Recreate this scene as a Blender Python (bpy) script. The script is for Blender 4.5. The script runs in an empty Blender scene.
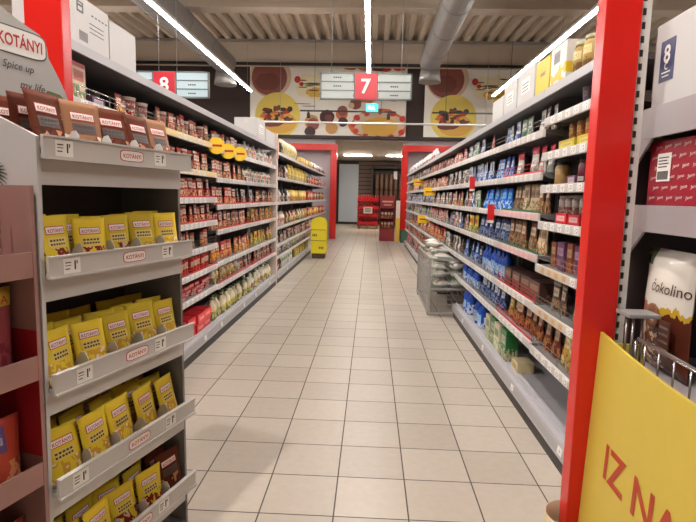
import bpy, bmesh, math, random
from mathutils import Vector, Matrix
random.seed(7)
PI = math.pi
SC = bpy.context.scene
COL = SC.collection

# ---------------------------------------------------------------- camera, world, light, exposure
cam_d = bpy.data.cameras.new('camera')
cam = bpy.data.objects.new('camera', cam_d)
COL.objects.link(cam)
cam_d.sensor_fit = 'HORIZONTAL'
cam_d.sensor_width = 36.0
cam_d.lens = 525.0 / 696.0 * 36.0
cam_d.clip_start = 0.05
cam_d.clip_end = 200
def _unit(v): return v / v.length
_a = _unit(Vector((371.0 - 348.0, 197.0 - 261.0, 525.0)))       # aisle direction seen from the camera
_r = math.radians(1.3)
_h = Vector((math.cos(_r), math.sin(_r), 0))
_up = _unit(_h.cross(_a))
if _up.y > 0: _up = -_up
_x = _a.cross(_up)
if _x.x < 0: _x = -_x
Rw = Matrix((_x, _a, _up))                                       # camera axes (right, down, forward) to the room
cr, cd, cf = Rw @ Vector((1, 0, 0)), Rw @ Vector((0, 1, 0)), Rw @ Vector((0, 0, 1))
cam.matrix_world = Matrix(((cr.x, -cd.x, -cf.x, 0), (cr.y, -cd.y, -cf.y, 0), (cr.z, -cd.z, -cf.z, 1.40), (0, 0, 0, 1)))
SC.camera = cam
CAM_I = Rw.transposed()

def proj(p):
    c = CAM_I @ (Vector(p) - Vector((0, 0, 1.40)))
    if c.z < 0.05: return None
    return 348 + 525 * c.x / c.z, 261 + 525 * c.y / c.z

w = bpy.data.worlds.new('world'); SC.world = w
w.use_nodes = True
w.node_tree.nodes['Background'].inputs[0].default_value = (0.9, 0.92, 1.0, 1)
w.node_tree.nodes['Background'].inputs[1].default_value = 0.05
SC.view_settings.view_transform = 'Standard'
SC.view_settings.look = 'None'
SC.view_settings.gamma = 1
SC.view_settings.use_curve_mapping = False
SC.view_settings.exposure = 0.20
STRIP_POWER = 95.0
STRIP_COLOR = (1.0, 0.95, 0.90)

# ---------------------------------------------------------------- materials
def lin(c):
    def f(v):
        v /= 255.0
        return v / 12.92 if v <= 0.04045 else ((v + 0.055) / 1.055) ** 2.4
    return (f(c[0]), f(c[1]), f(c[2]), 1)

MATS = {}
def mat(name, c, rough=0.5, metal=0.0, spec=0.5, emit=0, trans=0, vary=0.0):
    if name in MATS: return MATS[name]
    m = bpy.data.materials.new(name); m.use_nodes = True
    nt = m.node_tree; b = nt.nodes['Principled BSDF']
    b.inputs['Base Color'].default_value = lin(c)
    b.inputs['Roughness'].default_value = rough
    b.inputs['Metallic'].default_value = metal
    b.inputs['Specular IOR Level'].default_value = spec
    if trans: b.inputs['Transmission Weight'].default_value = trans
    if emit:
        b.inputs['Emission Color'].default_value = lin(c)
        b.inputs['Emission Strength'].default_value = emit
    if vary:
        tc = nt.nodes.new('ShaderNodeTexCoord'); nz = nt.nodes.new('ShaderNodeTexNoise')
        nz.inputs['Scale'].default_value = 9; nz.inputs['Detail'].default_value = 4
        nt.links.new(tc.outputs['Object'], nz.inputs['Vector'])
        mx = nt.nodes.new('ShaderNodeMix'); mx.data_type = 'RGBA'
        l = lin(c)
        mx.inputs['A'].default_value = tuple(v * (1 - vary) for v in l[:3]) + (1,)
        mx.inputs['B'].default_value = tuple(min(1, v * (1 + vary)) for v in l[:3]) + (1,)
        nt.links.new(nz.outputs['Fac'], mx.inputs['Factor'])
        nt.links.new(mx.outputs['Result'], b.inputs['Base Color'])
    MATS[name] = m
    return m

class NT:
    """small helper to write node sums"""
    def __init__(s, m):
        s.t = m.node_tree; s.b = s.t.nodes['Principled BSDF']
    def n(s, typ, **kw):
        x = s.t.nodes.new(typ)
        for k, v in kw.items(): setattr(x, k, v)
        return x
    def put(s, sock, v):
        if hasattr(v, 'is_output'): s.t.links.new(v, sock)
        else: sock.default_value = v
    def m(s, op, a, b=0.0, c=None):
        x = s.n('ShaderNodeMath', operation=op)
        s.put(x.inputs[0], a); s.put(x.inputs[1], b)
        if c is not None: s.put(x.inputs[2], c)
        return x.outputs[0]
    def band(s, v, lo, hi):
        return s.m('MULTIPLY', s.m('GREATER_THAN', v, lo), s.m('LESS_THAN', v, hi))
    def mix(s, f, a, b):
        x = s.n('ShaderNodeMix', data_type='RGBA')
        s.put(x.inputs['Factor'], f); s.put(x.inputs['A'], a); s.put(x.inputs['B'], b)
        return x.outputs['Result']

def pack(name, base, label=None, pic=None, lz=(0.52, 0.8), lx=(0.14, 0.86), ink=(70, 40, 40), pz=0.42, rough=0.38, cap=None, cz=0.88, ptop=None):
    """printed packaging: ground colour, a label panel with lines of print, a picture zone below and a coloured top band"""
    if name in MATS: return MATS[name]
    m = bpy.data.materials.new(name); m.use_nodes = True
    q = NT(m)
    tc = q.n('ShaderNodeTexCoord'); oi = q.n('ShaderNodeObjectInfo')
    sp = q.n('ShaderNodeSeparateXYZ'); q.t.links.new(tc.outputs['Generated'], sp.inputs[0])
    x, z = sp.outputs[0], sp.outputs[2]
    rnd = oi.outputs['Random']
    nz = q.n('ShaderNodeTexNoise', noise_dimensions='4D'); q.t.links.new(tc.outputs['Generated'], nz.inputs['Vector'])
    nz.inputs['Scale'].default_value = 4.2; nz.inputs['Detail'].default_value = 2
    q.put(nz.inputs['W'], q.m('MULTIPLY', rnd, 13.0))
    col = lin(base)
    if pic:
        f = q.m('MULTIPLY', q.m('GREATER_THAN', nz.outputs['Fac'], 0.47), q.m('LESS_THAN', z, pz))
        col = q.mix(f, col, lin(pic[0]))
        if len(pic) > 1:
            f = q.m('MULTIPLY', q.m('GREATER_THAN', nz.outputs['Fac'], 0.58), q.m('LESS_THAN', z, pz))
            col = q.mix(f, col, lin(pic[1]))
    if cap: col = q.mix(q.m('GREATER_THAN', z, cz), col, lin(cap))
    if label:
        f = q.m('MULTIPLY', q.m('MULTIPLY', q.band(z, *lz), q.band(x, *lx)), .8)
        col = q.mix(f, col, lin(label))
        n2 = q.n('ShaderNodeTexNoise'); n2.inputs['Scale'].default_value = 14; n2.inputs['Detail'].default_value = 1
        q.t.links.new(tc.outputs['Generated'], n2.inputs['Vector'])
        d = (lz[1] - lz[0])
        g = q.m('MULTIPLY', q.band(z, lz[0] + d * .3, lz[1] - d * .3), q.band(x, lx[0] + .08, lx[1] - .08))
        g = q.m('MULTIPLY', g, q.m('MULTIPLY', q.m('GREATER_THAN', n2.outputs['Fac'], 0.5), .6))
        col = q.mix(g, col, lin(ink))
    hv = q.n('ShaderNodeHueSaturation')
    q.put(hv.inputs['Value'], q.m('MULTIPLY_ADD', rnd, 0.4, 0.78)); q.b.inputs['Specular IOR Level'].default_value = 0.35
    q.put(hv.inputs['Color'], col)
    q.t.links.new(hv.outputs[0], q.b.inputs['Base Color'])
    q.b.inputs['Roughness'].default_value = rough
    MATS[name] = m
    return m

def strip_mat(name, base, paper=(228, 224, 218), ink=(120, 114, 116), period=0.115, width=0.55, hue=None):
    """price strip: coloured rail with paper tickets slid in"""
    m = bpy.data.materials.new(name); m.use_nodes = True; q = NT(m)
    tc = q.n('ShaderNodeTexCoord'); sp = q.n('ShaderNodeSeparateXYZ'); q.t.links.new(tc.outputs['Object'], sp.inputs[0])
    x, z = sp.outputs[0], sp.outputs[2]
    u = q.m('FRACT', q.m('MULTIPLY', q.m('ADD', x, 20.0), 1 / period))
    idx = q.m('FLOOR', q.m('MULTIPLY', q.m('ADD', x, 20.0), 1 / period))
    wn = q.n('ShaderNodeTexWhiteNoise', noise_dimensions='1D'); q.put(wn.inputs['W'], idx)
    tick = q.m('MULTIPLY', q.band(u, 0.1, 0.1 + width), q.m('GREATER_THAN', wn.outputs['Value'], 0.22))
    tick = q.m('MULTIPLY', tick, q.band(z, -0.02, 0.02))
    col = q.mix(tick, lin(base), lin(paper))
    if hue: col = q.mix(q.m('MULTIPLY', tick, q.m('GREATER_THAN', wn.outputs['Value'], 0.6)), col, lin(hue))
    n2 = q.n('ShaderNodeTexNoise'); n2.inputs['Scale'].default_value = 160
    q.t.links.new(tc.outputs['Object'], n2.inputs['Vector'])
    g = q.m('MULTIPLY', tick, q.m('MULTIPLY', q.band(u, 0.16, 0.04 + width), q.band(z, -0.013, 0.012)))
    col = q.mix(q.m('MULTIPLY', g, q.m('GREATER_THAN', n2.outputs['Fac'], 0.54)), col, lin(ink))
    q.t.links.new(col, q.b.inputs['Base Color']); q.b.inputs['Roughness'].default_value = 0.3
    MATS[name] = m
    return m

WHITE_METAL = mat('white_metal', (205, 200, 196), 0.4)
SHELF_SHADE = mat('shelf_shade_grey', (112, 109, 108), 0.5)  # shelf plates coloured darker than their lips to paint in shade between shelves
CANOPY_SHADE = mat('canopy_shade_grey', (96, 94, 96), 0.55)  # shadow under the top shelf put into the board's dark colour
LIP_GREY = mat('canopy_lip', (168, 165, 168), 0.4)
GREY_METAL = mat('grey_metal', (150, 147, 146), 0.42)
DARK_METAL = mat('dark_back_panel', (66, 62, 62), 0.6)
KICK = mat('dark_kick', (58, 54, 52), 0.6)
CHROME = mat('chrome_wire', (190, 188, 186), 0.25, 0.9)
RED_PAINT = mat('red_lacquer', (204, 30, 22), 0.25)
RED_SIDE = mat('red_tape', (196, 30, 30), 0.3)
GALV = mat('galvanised_steel', (136, 133, 130), 0.42, 0.35, vary=0.12)
BLACK = mat('black_plastic', (28, 27, 28), 0.5)
PAPER = mat('white_paper', (226, 222, 216), 0.6)
CARD_WHITE = mat('white_carton', (190, 187, 185), 0.62, vary=0.03)
YELLOW_CARD = mat('yellow_cardboard', (204, 178, 70), 0.45, vary=0.04)
STAND_WHITE = mat('stand_white_board', (186, 182, 180), 0.45)
STAND_LIP = mat('stand_lip_metal', (190, 186, 182), 0.35, 0.1)
STAND_GREY = mat('stand_grey_upright', (120, 116, 114), 0.45)
CARD_BROWN = mat('printed_brown_card', (150, 112, 104), 0.55, vary=0.16)
RED_CARD = mat('red_card', (150, 18, 30), 0.5)
INK = mat('dark_ink', (48, 40, 42), 0.6)
RED_INK = mat('red_ink', (180, 28, 36), 0.5)
S_WHITE = strip_mat('strip_white', (186, 182, 180))
S_YELLOW = strip_mat('strip_yellow', (226, 202, 140))
S_PINK = strip_mat('strip_pink', (206, 172, 172), paper=(232, 196, 196), ink=(190, 60, 70))
S_BASE = strip_mat('strip_base', (150, 148, 148), period=.31, width=.2)
S_TAN = strip_mat('strip_tan', (190, 182, 172), hue=(206, 162, 104))
GLASSY = mat('clear_glass', (225, 232, 230), 0.08, trans=0.85)

# ---------------------------------------------------------------- mesh helpers
class MB:
    def __init__(s): s.bm = bmesh.new(); s.mi = 0
    def _set(s, fs):
        for f in fs: f.material_index = s.mi
    def faces(s, co, fs, smooth=False):
        vs = [s.bm.verts.new(c) for c in co]
        for f in fs:
            try:
                g = s.bm.faces.new([vs[i] for i in f]); g.material_index = s.mi; g.smooth = smooth
            except ValueError: pass
        return vs
    def box(s, a, b, bev=0.0):
        x0, y0, z0 = a; x1, y1, z1 = b
        if not bev:
            co = [(x0,y0,z0),(x1,y0,z0),(x1,y1,z0),(x0,y1,z0),(x0,y0,z1),(x1,y0,z1),(x1,y1,z1),(x0,y1,z1)]
            s.faces(co, [(3,2,1,0),(4,5,6,7),(0,1,5,4),(1,2,6,5),(2,3,7,6),(3,0,4,7)])
        else:
            t = bmesh.new(); bmesh.ops.create_cube(t, size=1)
            for v in t.verts: v.co = Vector(((x0+x1)/2 + v.co.x*(x1-x0), (y0+y1)/2 + v.co.y*(y1-y0), (z0+z1)/2 + v.co.z*(z1-z0)))
            bmesh.ops.bevel(t, geom=t.edges[:], offset=bev, segments=2, affect='EDGES', profile=0.6)
            s.absorb(t)
        return s
    def absorb(s, t, smooth=False):
        t.verts.index_update()
        co = [v.co.copy() for v in t.verts]
        s.faces(co, [[v.index for v in f.verts] for f in t.faces], smooth)
        t.free()
    def lathe(s, prof, n=12, c=(0, 0, 0), cap=True, axis='z'):
        rings = []
        for r, z in prof:
            ring = []
            for k in range(n):
                a = 2*PI*k/n
                p = (r*math.cos(a), r*math.sin(a), z)
                if axis == 'y': p = (p[0], p[2], p[1])
                elif axis == 'x': p = (p[2], p[0], p[1])
                ring.append(s.bm.verts.new((c[0]+p[0], c[1]+p[1], c[2]+p[2])))
            rings.append(ring)
        for i in range(len(rings)-1):
            for k in range(n):
                f = s.bm.faces.new((rings[i][k], rings[i][(k+1) % n], rings[i+1][(k+1) % n], rings[i+1][k]))
                f.material_index = s.mi; f.smooth = True
        if cap:
            for r_ in (list(reversed(rings[0])), rings[-1]):
                f = s.bm.faces.new(r_); f.material_index = s.mi
        return s
    def tube(s, pts, r, n=6):
        pts = [Vector(p) for p in pts]
        rings = []
        for i, p in enumerate(pts):
            d = (pts[min(i+1, len(pts)-1)] - pts[max(i-1, 0)]).normalized()
            up = Vector((0, 0, 1)) if abs(d.z) < 0.9 else Vector((1, 0, 0))
            a = d.cross(up).normalized(); b = d.cross(a)
            rings.append([s.bm.verts.new(p + (a*math.cos(2*PI*k/n) + b*math.sin(2*PI*k/n))*r) for k in range(n)])
        for i in range(len(rings)-1):
            for k in range(n):
                f = s.bm.faces.new((rings[i][k], rings[i][(k+1) % n], rings[i+1][(k+1) % n], rings[i+1][k]))
                f.material_index = s.mi; f.smooth = True
        for r_ in (rings[0], list(reversed(rings[-1]))):
            f = s.bm.faces.new(r_); f.material_index = s.mi
        return s
    def prism(s, poly, y0, y1):
        """outline in x,z pushed from y0 to y1"""
        n = len(poly)
        co = [(p[0], y0, p[1]) for p in poly] + [(p[0], y1, p[1]) for p in poly]
        s.faces(co, [list(range(n)), list(range(2*n-1, n-1, -1))] + [(i, i+n, (i+1) % n + n, (i+1) % n) for i in range(n)])
        return s
    def prism_y(s, poly, x0, x1):
        """outline in y,z pushed from x0 to x1"""
        n = len(poly)
        co = [(x0, p[0], p[1]) for p in poly] + [(x1, p[0], p[1]) for p in poly]
        s.faces(co, [list(range(n)), list(range(2*n-1, n-1, -1))] + [(i, i+n, (i+1) % n + n, (i+1) % n) for i in range(n)])
        return s
    def text(s, txt, size, cx, cz, y=0.0, depth=0.0008, surf=None, shear=0.0, slope=0.0, width=None, bold=False):
        """flat lettering in the x,z plane facing -y, laid on surf(x,z) if given"""
        vs, fs = text_geo(txt)
        x0 = min(v[0] for v in vs); x1 = max(v[0] for v in vs); z0 = min(v[1] for v in vs); z1 = max(v[1] for v in vs)
        k = size / (z1 - z0) if not width else width / (x1 - x0)
        kz = size / (z1 - z0)
        co = []
        for v in vs:
            X = (v[0] - (x0+x1)/2) * k; Z = (v[1] - (z0+z1)/2) * kz
            X += shear * Z; Z += slope * X
            X += cx; Z += cz
            Y = y if surf is None else surf(X, Z)
            co.append((X, Y - depth, Z))
        s.faces(co, fs)
        return s
    def disc(s, cx, cz, rx, rz, y, n=20, wob=0.0, seed=0):
        rr = random.Random(seed)
        co = [(cx, y, cz)]
        for k in range(n):
            a = 2*PI*k/n; f = 1 + wob*(rr.random()-.5)
            co.append((cx + rx*f*math.cos(a), y, cz + rz*f*math.sin(a)))
        s.faces(co, [(0, k+1, (k+1) % n + 1) for k in range(n)])
        return s
    def mesh(s, name, mats):
        bmesh.ops.recalc_face_normals(s.bm, faces=s.bm.faces[:]) if not getattr(s, 'keep', False) else None
        me = bpy.data.meshes.new(name); s.bm.to_mesh(me); s.bm.free()
        for m in (mats if isinstance(mats, (list, tuple)) else [mats]): me.materials.append(m)
        return me
    def obj(s, name, mats, parent=None, loc=None, rz=0.0):
        return link(name, s.mesh(name, mats), parent, loc, rz)

_TEXT = {}
def text_geo(txt):
    if txt not in _TEXT:
        cu = bpy.data.curves.new('lettering', 'FONT'); cu.body = txt; cu.resolution_u = 3
        if txt in ('KOTÁNYI', 'IZ NA', '7', '8'): cu.offset = .02
        o = bpy.data.objects.new('lettering', cu); COL.objects.link(o)
        dg = bpy.context.evaluated_depsgraph_get()
        me = bpy.data.meshes.new_from_object(o.evaluated_get(dg))
        _TEXT[txt] = ([tuple(v.co) for v in me.vertices], [tuple(p.vertices) for p in me.polygons])
        bpy.data.objects.remove(o); bpy.data.meshes.remove(me); bpy.data.curves.remove(cu)
    return _TEXT[txt]

def link(name, data, parent=None, loc=None, rz=0.0):
    o = bpy.data.objects.new(name, data); COL.objects.link(o)
    if parent: o.parent = parent
    if loc is not None: o.location = loc
    if rz: o.rotation_euler[2] = rz
    return o
def tag(o, label, cat, group=None, kind=None):
    o['label'] = label; o['category'] = cat
    if group: o['group'] = group
    if kind: o['kind'] = kind
    return o
def thing(name, label, cat, loc=(0, 0, 0), rz=0.0, group=None):
    return tag(link(name, None, None, loc, rz), label, cat, group)
def struct(name, mb, mats):
    o = mb.obj(name, mats); o['kind'] = 'structure'; return o

# ---------------------------------------------------------------- the building shell
T = 0.3315
fm = bpy.data.materials.new('beige_floor_tile'); fm.use_nodes = True; q = NT(fm)
tc = q.n('ShaderNodeTexCoord'); sp = q.n('ShaderNodeSeparateXYZ'); q.t.links.new(tc.outputs['Object'], sp.inputs[0])
ux = q.m('MULTIPLY', q.m('ADD', sp.outputs[0], 0.462 + 100*T), 1/T); uy = q.m('MULTIPLY', q.m('ADD', sp.outputs[1], -2.152 + 100*T), 1/T)
fx, fy = q.m('FRACT', ux), q.m('FRACT', uy)
gx = q.m('ADD', q.m('LESS_THAN', fx, 0.02), q.m('LESS_THAN', fy, 0.02))
gx = q.m('MINIMUM', gx, 1.0)
wn = q.n('ShaderNodeTexWhiteNoise', noise_dimensions='2D'); cb = q.n('ShaderNodeCombineXYZ')
q.put(cb.inputs[0], q.m('FLOOR', ux)); q.put(cb.inputs[1], q.m('FLOOR', uy)); q.t.links.new(cb.outputs[0], wn.inputs['Vector'])
nz = q.n('ShaderNodeTexNoise'); nz.inputs['Scale'].default_value = 22; nz.inputs['Detail'].default_value = 5
q.t.links.new(tc.outputs['Object'], nz.inputs['Vector'])
tone = q.m('ADD', q.m('MULTIPLY', wn.outputs['Value'], 0.45), q.m('MULTIPLY', nz.outputs['Fac'], 0.6))
tcx = q.mix(tone, lin((168, 156, 143)), lin((193, 182, 169)))
q.t.links.new(q.mix(gx, tcx, lin((84, 74, 66))), q.b.inputs['Base Color'])
q.put(q.b.inputs['Roughness'], q.m('MULTIPLY_ADD', gx, 0.4, 0.36))
q.b.inputs['Specular IOR Level'].default_value = 0.4
X0, X1, Y0, Y1 = -13.0, 13.0, -5.0, 27.0
struct('floor', MB().box((X0, Y0, -0.2), (X1, Y1, 0)), fm)
WALL = mat('warm_grey_wall', (172, 160, 152), 0.8)
DARK_WALL = mat('dark_brown_wall', (62, 48, 46), 0.8)
struct('wall_left', MB().box((X0-.2, Y0, 0), (X0, Y1, 6.4)), WALL)
struct('wall_right', MB().box((X1, Y0, 0), (X1+.2, Y1, 6.4)), WALL)
struct('wall_front', MB().box((X0, Y0-.2, 0), (X1, Y0, 6.4)), WALL)
struct('wall_back', MB().box((X0, Y1, 0), (X1, Y1+.2, 6.4)), DARK_WALL)
# corrugated roof deck, flutes running along the aisle
deck = mat('pale_roof_deck', (204, 190, 172), 0.6)
mb = MB(); p = 0.34; prof = []
x = X0
while x < X1:
    prof += [(x, 6.05), (x+p*.36, 6.05), (x+p*.5, 6.21), (x+p*.86, 6.21)]; x += p
prof.append((x, 6.05))
co = [(a, Y0, b) for a, b in prof] + [(a, 17.9, b) for a, b in prof]
n = len(prof)
mb.faces(co, [(i, i+1, i+1+n, i+n) for i in range(n-1)])
mb.box((X0, Y0, 6.26), (X1, 17.9, 6.32))
struct('ceiling', mb, deck)
beam = mat('pale_beam', (190, 176, 160), 0.6)
for i, y in enumerate((-2.8, 2.0, 6.9, 11.8, 16.6)):
    mb = MB(); mb.box((X0, y-.15, 5.37), (X1, y+.15, 6.05)); mb.box((X0, y-.2, 5.34), (X1, y+.2, 5.39))
    mb.mi = 1; mb.box((X0, y-.21, 5.98), (X1, y-.16, 6.05))
    struct('trim_%d' % (i+1), mb, [beam, GREY_METAL])
# bulkhead over the passage, the low soffit behind it and the grey panels inside the far frames
LILAC = mat('lilac_grey_panel', (176, 166, 170), 0.6)
struct('wall_bulkhead', MB().box((X0, 17.6, 3.30), (X1, 17.8, 6.05)), DARK_WALL)
struct('wall_passage_left', MB().box((X0, 17.6, 0), (-1.22, 17.8, 3.219)), LILAC)
struct('wall_passage_right', MB().box((1.02, 17.6, 0), (X1, 17.8, 3.219)), LILAC)
struct('ceiling_low', MB().box((X0, 17.601, 3.22), (X1, Y1, 3.29)), mat('soffit_beige', (226, 216, 204), 0.7))
struct('trim_6', MB().box((X0, 17.42, 3.26), (X1, 17.6, 3.36)), mat('dark_bulkhead_edge', (50, 40, 38), 0.6))
struct('trim_7', MB().box((X0, 16.3, 5.28), (X1, 16.38, 5.36)), BLACK)
door = struct('door_1', MB().box((-1.64, 26.86, 0.12), (-.66, 26.99, 3.02)), mat('blue_grey_door', (182, 194, 208), 0.5))
struct('baseboard_back', MB().box((X0, 26.9, 0), (X1, 26.99, 0.12)), BLACK)
mb = MB()
for k in range(14): mb.box((-.66, 26.93, .4+k*.2), (2.4, 26.99, .56+k*.2))
struct('trim_8', mb, mat('brown_wall_boards', (112, 90, 84), 0.7))

# ---------------------------------------------------------------- light strips (the room's lamps)
em = mat('light_diffuser', (255, 246, 236), 0.5)
b = em.node_tree.nodes['Principled BSDF']
b.inputs['Emission Color'].default_value = STRIP_COLOR + (1,); b.inputs['Emission Strength'].default_value = STRIP_POWER
def light_strip(x, y0, y1, label):
    t = thing('light_strip', label, 'ceiling light', (x, (y0+y1)/2, 4.35), 0, 'suspended light strips')
    L = (y1-y0)/2
    MB().box((-.045, -L, .012), (.045, L, .07)).obj('housing', WHITE_METAL, t)
    MB().box((-.032, -L+.01, -.008), (.032, L-.01, .0118)).obj('diffuser', em, t)
    y = -L + .4
    while y < L:
        MB().tube([(0, y, .07), (0, y, 1.2)], .004, 5).obj('suspension_wire', GREY_METAL, t)
        y += 4.9
light_strip(-3.55, 0.0, 15.5, 'long white light strip hanging beside the duct above aisle 8 sign')
light_strip(-.135, 0.6, 15.5, 'long white light strip hanging above the middle of the aisle')
light_strip(3.42, 0.0, 15.7, 'long white light strip hanging above the cart side shelf racks')
light_strip(-7.1, 0.5, 15.5, 'white light strip over the aisle beyond the pouch racks')

# ceiling spotlight just behind the camera: throws the spice stand's shadow forward over the tiles
t = thing('ceiling_spotlight', 'white ceiling spotlight hanging before the spice stand end of the aisle', 'ceiling light', (-1.2, .4, 4.36))
MB().lathe([(.06, .0), (.065, .02), (.065, .16), (.05, .18)], 14, cap=False).obj('housing', WHITE_METAL, t)
MB().tube([(0, 0, .17), (0, 0, 1.25)], .008, 6).obj('suspension_rod', WHITE_METAL, t)
ld = bpy.data.lights.new('spotlight_lamp', 'POINT'); ld.energy = 340; ld.color = STRIP_COLOR; ld.shadow_soft_size = .05
lo = bpy.data.objects.new('spotlight_lamp', ld); COL.objects.link(lo); lo.parent = t; lo.location = (0, 0, -.06)

# ventilation ducts
def duct(x, z, y0, y1, r, label, drop):
    t = thing('ventilation_duct', label, 'duct', (x, y0, z), 0, 'ventilation ducts')
    L = y1-y0
    MB().lathe([(r, 0), (r, L)], 20, axis='y').obj('pipe', GALV, t)
    k = 0.9
    while k < L-.5:
        MB().lathe([(r+.002, k-.02), (r+.014, k), (r+.002, k+.02)], 20, axis='y', cap=False).obj('seam_ring', GALV, t)
        k += 1.5
    MB().lathe([(r*1.02, -.28), (r*.95, -.1), (r*.8, .15)], 16, c=(0, L-.02, -drop)).obj('outlet', GALV, t)
duct(1.45, 4.93, -4.5, 14.3, .28, 'round steel duct beside the middle light strip', .25)
duct(-4.12, 4.97, -4.5, 14.9, .30, 'round steel duct behind the aisle 8 light strip', .3)

# ---------------------------------------------------------------- aisle signs
SIGN_BLUE = mat('sign_panel', (158, 164, 160), 0.35)
SIGN_BLUE2 = mat('sign_panel_cool', (164, 184, 192), 0.35)
SIGN_RED = mat('sign_red', (172, 18, 38), 0.4)
def aisle_sign(x, y, z, num, pm, label):
    t = thing('aisle_sign', label, 'sign', (x, y, z), 0, 'hanging aisle signs')
    W, H = .79, .225
    mb = MB()
    mb.box((-W, -.03, -H), (W, .03, -H+.025)); mb.box((-W, -.03, H-.025), (W, .03, H)); mb.box((-W, -.03, -H), (-W+.025, .03, H)); mb.box((W-.025, -.03, -H), (W, .03, H))
    mb.box((-.21, -.03, -H), (-.19, .03, H)); mb.box((.19, -.03, -H), (.21, .03, H))
    for s in (-1, 1):
        for k in (-1, 1): mb.box((min(s*.2, s*W), -.028, k*.073-.009), (max(s*.2, s*W), .028, k*.073+.009))
    mb.obj('frame', mat('sign_frame', (96, 102, 100), 0.4, 0.1), t)
    for s in (-1, 1):
        for k in (-1, 0, 1):
            mb = MB(); c = s*.49
            mb.box((c-.27, -.02, k*.145-.062), (c+.27, .02, k*.145+.062))
            if k != s:
                mb.mi = 1
                for j in range(4): mb.box((c-.07+j*.036, -.0212, k*.145-.012), (c-.045+j*.036, -.0202, k*.145+.012))
            mb.obj('text_panel', [pm, INK], t)
    mb = MB(); mb.box((-.189, -.034, -H+.01), (.189, .034, H-.01)); mb.mi = 1
    mb.text(num, .25, 0, 0, y=-.0345)
    mb.obj('number_plate', [SIGN_RED, PAPER], t)
    for s in ((-.6, .6) if num == '7' else (-.10, .22)): MB().tube([(s, 0, H), (s, 0, 6.0-z)], .005, 5).obj('suspension_wire', GREY_METAL, t)
aisle_sign(-.139, 9.35, 3.285, '7', SIGN_BLUE, 'hanging aisle sign with white number 7 on red plate')
aisle_sign(-3.66, 9.35, 3.27, '8', SIGN_BLUE2, 'hanging aisle sign with white number 8 on red plate')

# exit sign, tracks and rail before the banner
t = thing('exit_sign', 'small lit teal exit sign hanging under aisle 7 sign', 'sign', (-.04, 16.0, 4.02))
MB().box((-.18, -.03, -.12), (.18, .03, .12), .01).obj('housing', mat('exit_teal', (40, 190, 190), 0.4, emit=0.9), t)
mb = MB(); mb.box((-.12, -.0335, -.05), (-.04, -.0305, .06)); mb.disc(.03, .05, .02, .02, -.0325, 10)
mb.faces([(.0, -.0325, .03), (.06, -.0325, .03), (.09, -.0325, -.07), (.06, -.0325, -.07), (.03, -.0325, -.02), (-.01, -.0325, -.08), (-.03, -.0325, -.07)], [(0, 1, 2, 3, 4, 5, 6)])
mb.obj('pictogram', mat('exit_white', (220, 255, 250), 0.4, emit=0.8), t)
MB().tube([(0, 0, .12), (0, 0, 2.0)], .006, 5).obj('suspension_wire', GREY_METAL, t)
def track(x0, x1, lamps, label):
    t = thing('spotlight_track', label, 'track light', ((x0+x1)/2, 16.15, 3.93), 0, 'black spotlight tracks')
    c = (x0+x1)/2
    MB().box((x0-c, -.025, -.02), (x1-c, .025, .02)).obj('rail', BLACK, t)
    for s in (.15, .85): MB().tube([(x0-c+(x1-x0)*s, 0, .02), (x0-c+(x1-x0)*s, 0, 2.1)], .006, 5).obj('suspension_wire', BLACK, t)
    for l in lamps: MB().lathe([(.02, .0), (.05, -.06), (.05, -.2)], 10, c=(l-c, 0, -.02)).obj('spotlight', BLACK, t)
track(-2.2, .66, (-1.95, .45), 'black spotlight track before the banner behind aisle 7 sign')
track(1.75, 4.4, (2.2, 4.05), 'black spotlight track before the banner beyond cart side racks')
t = thing('white_rail', 'long thin white rail spanning the aisle before the food banners', 'rail', (0, 15, 3.435))
MB().tube([(-3.7, 0, 0), (3.9, 0, 0)], .028, 10).obj('tube', mat('rail_white', (196, 192, 188), 0.4), t)
for x_ in (-2.6, .9, 3.1): MB().tube([(x_, 0, .025), (x_, 0, 2.62)], .005, 5).obj('suspension_wire', GREY_METAL, t)

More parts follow.
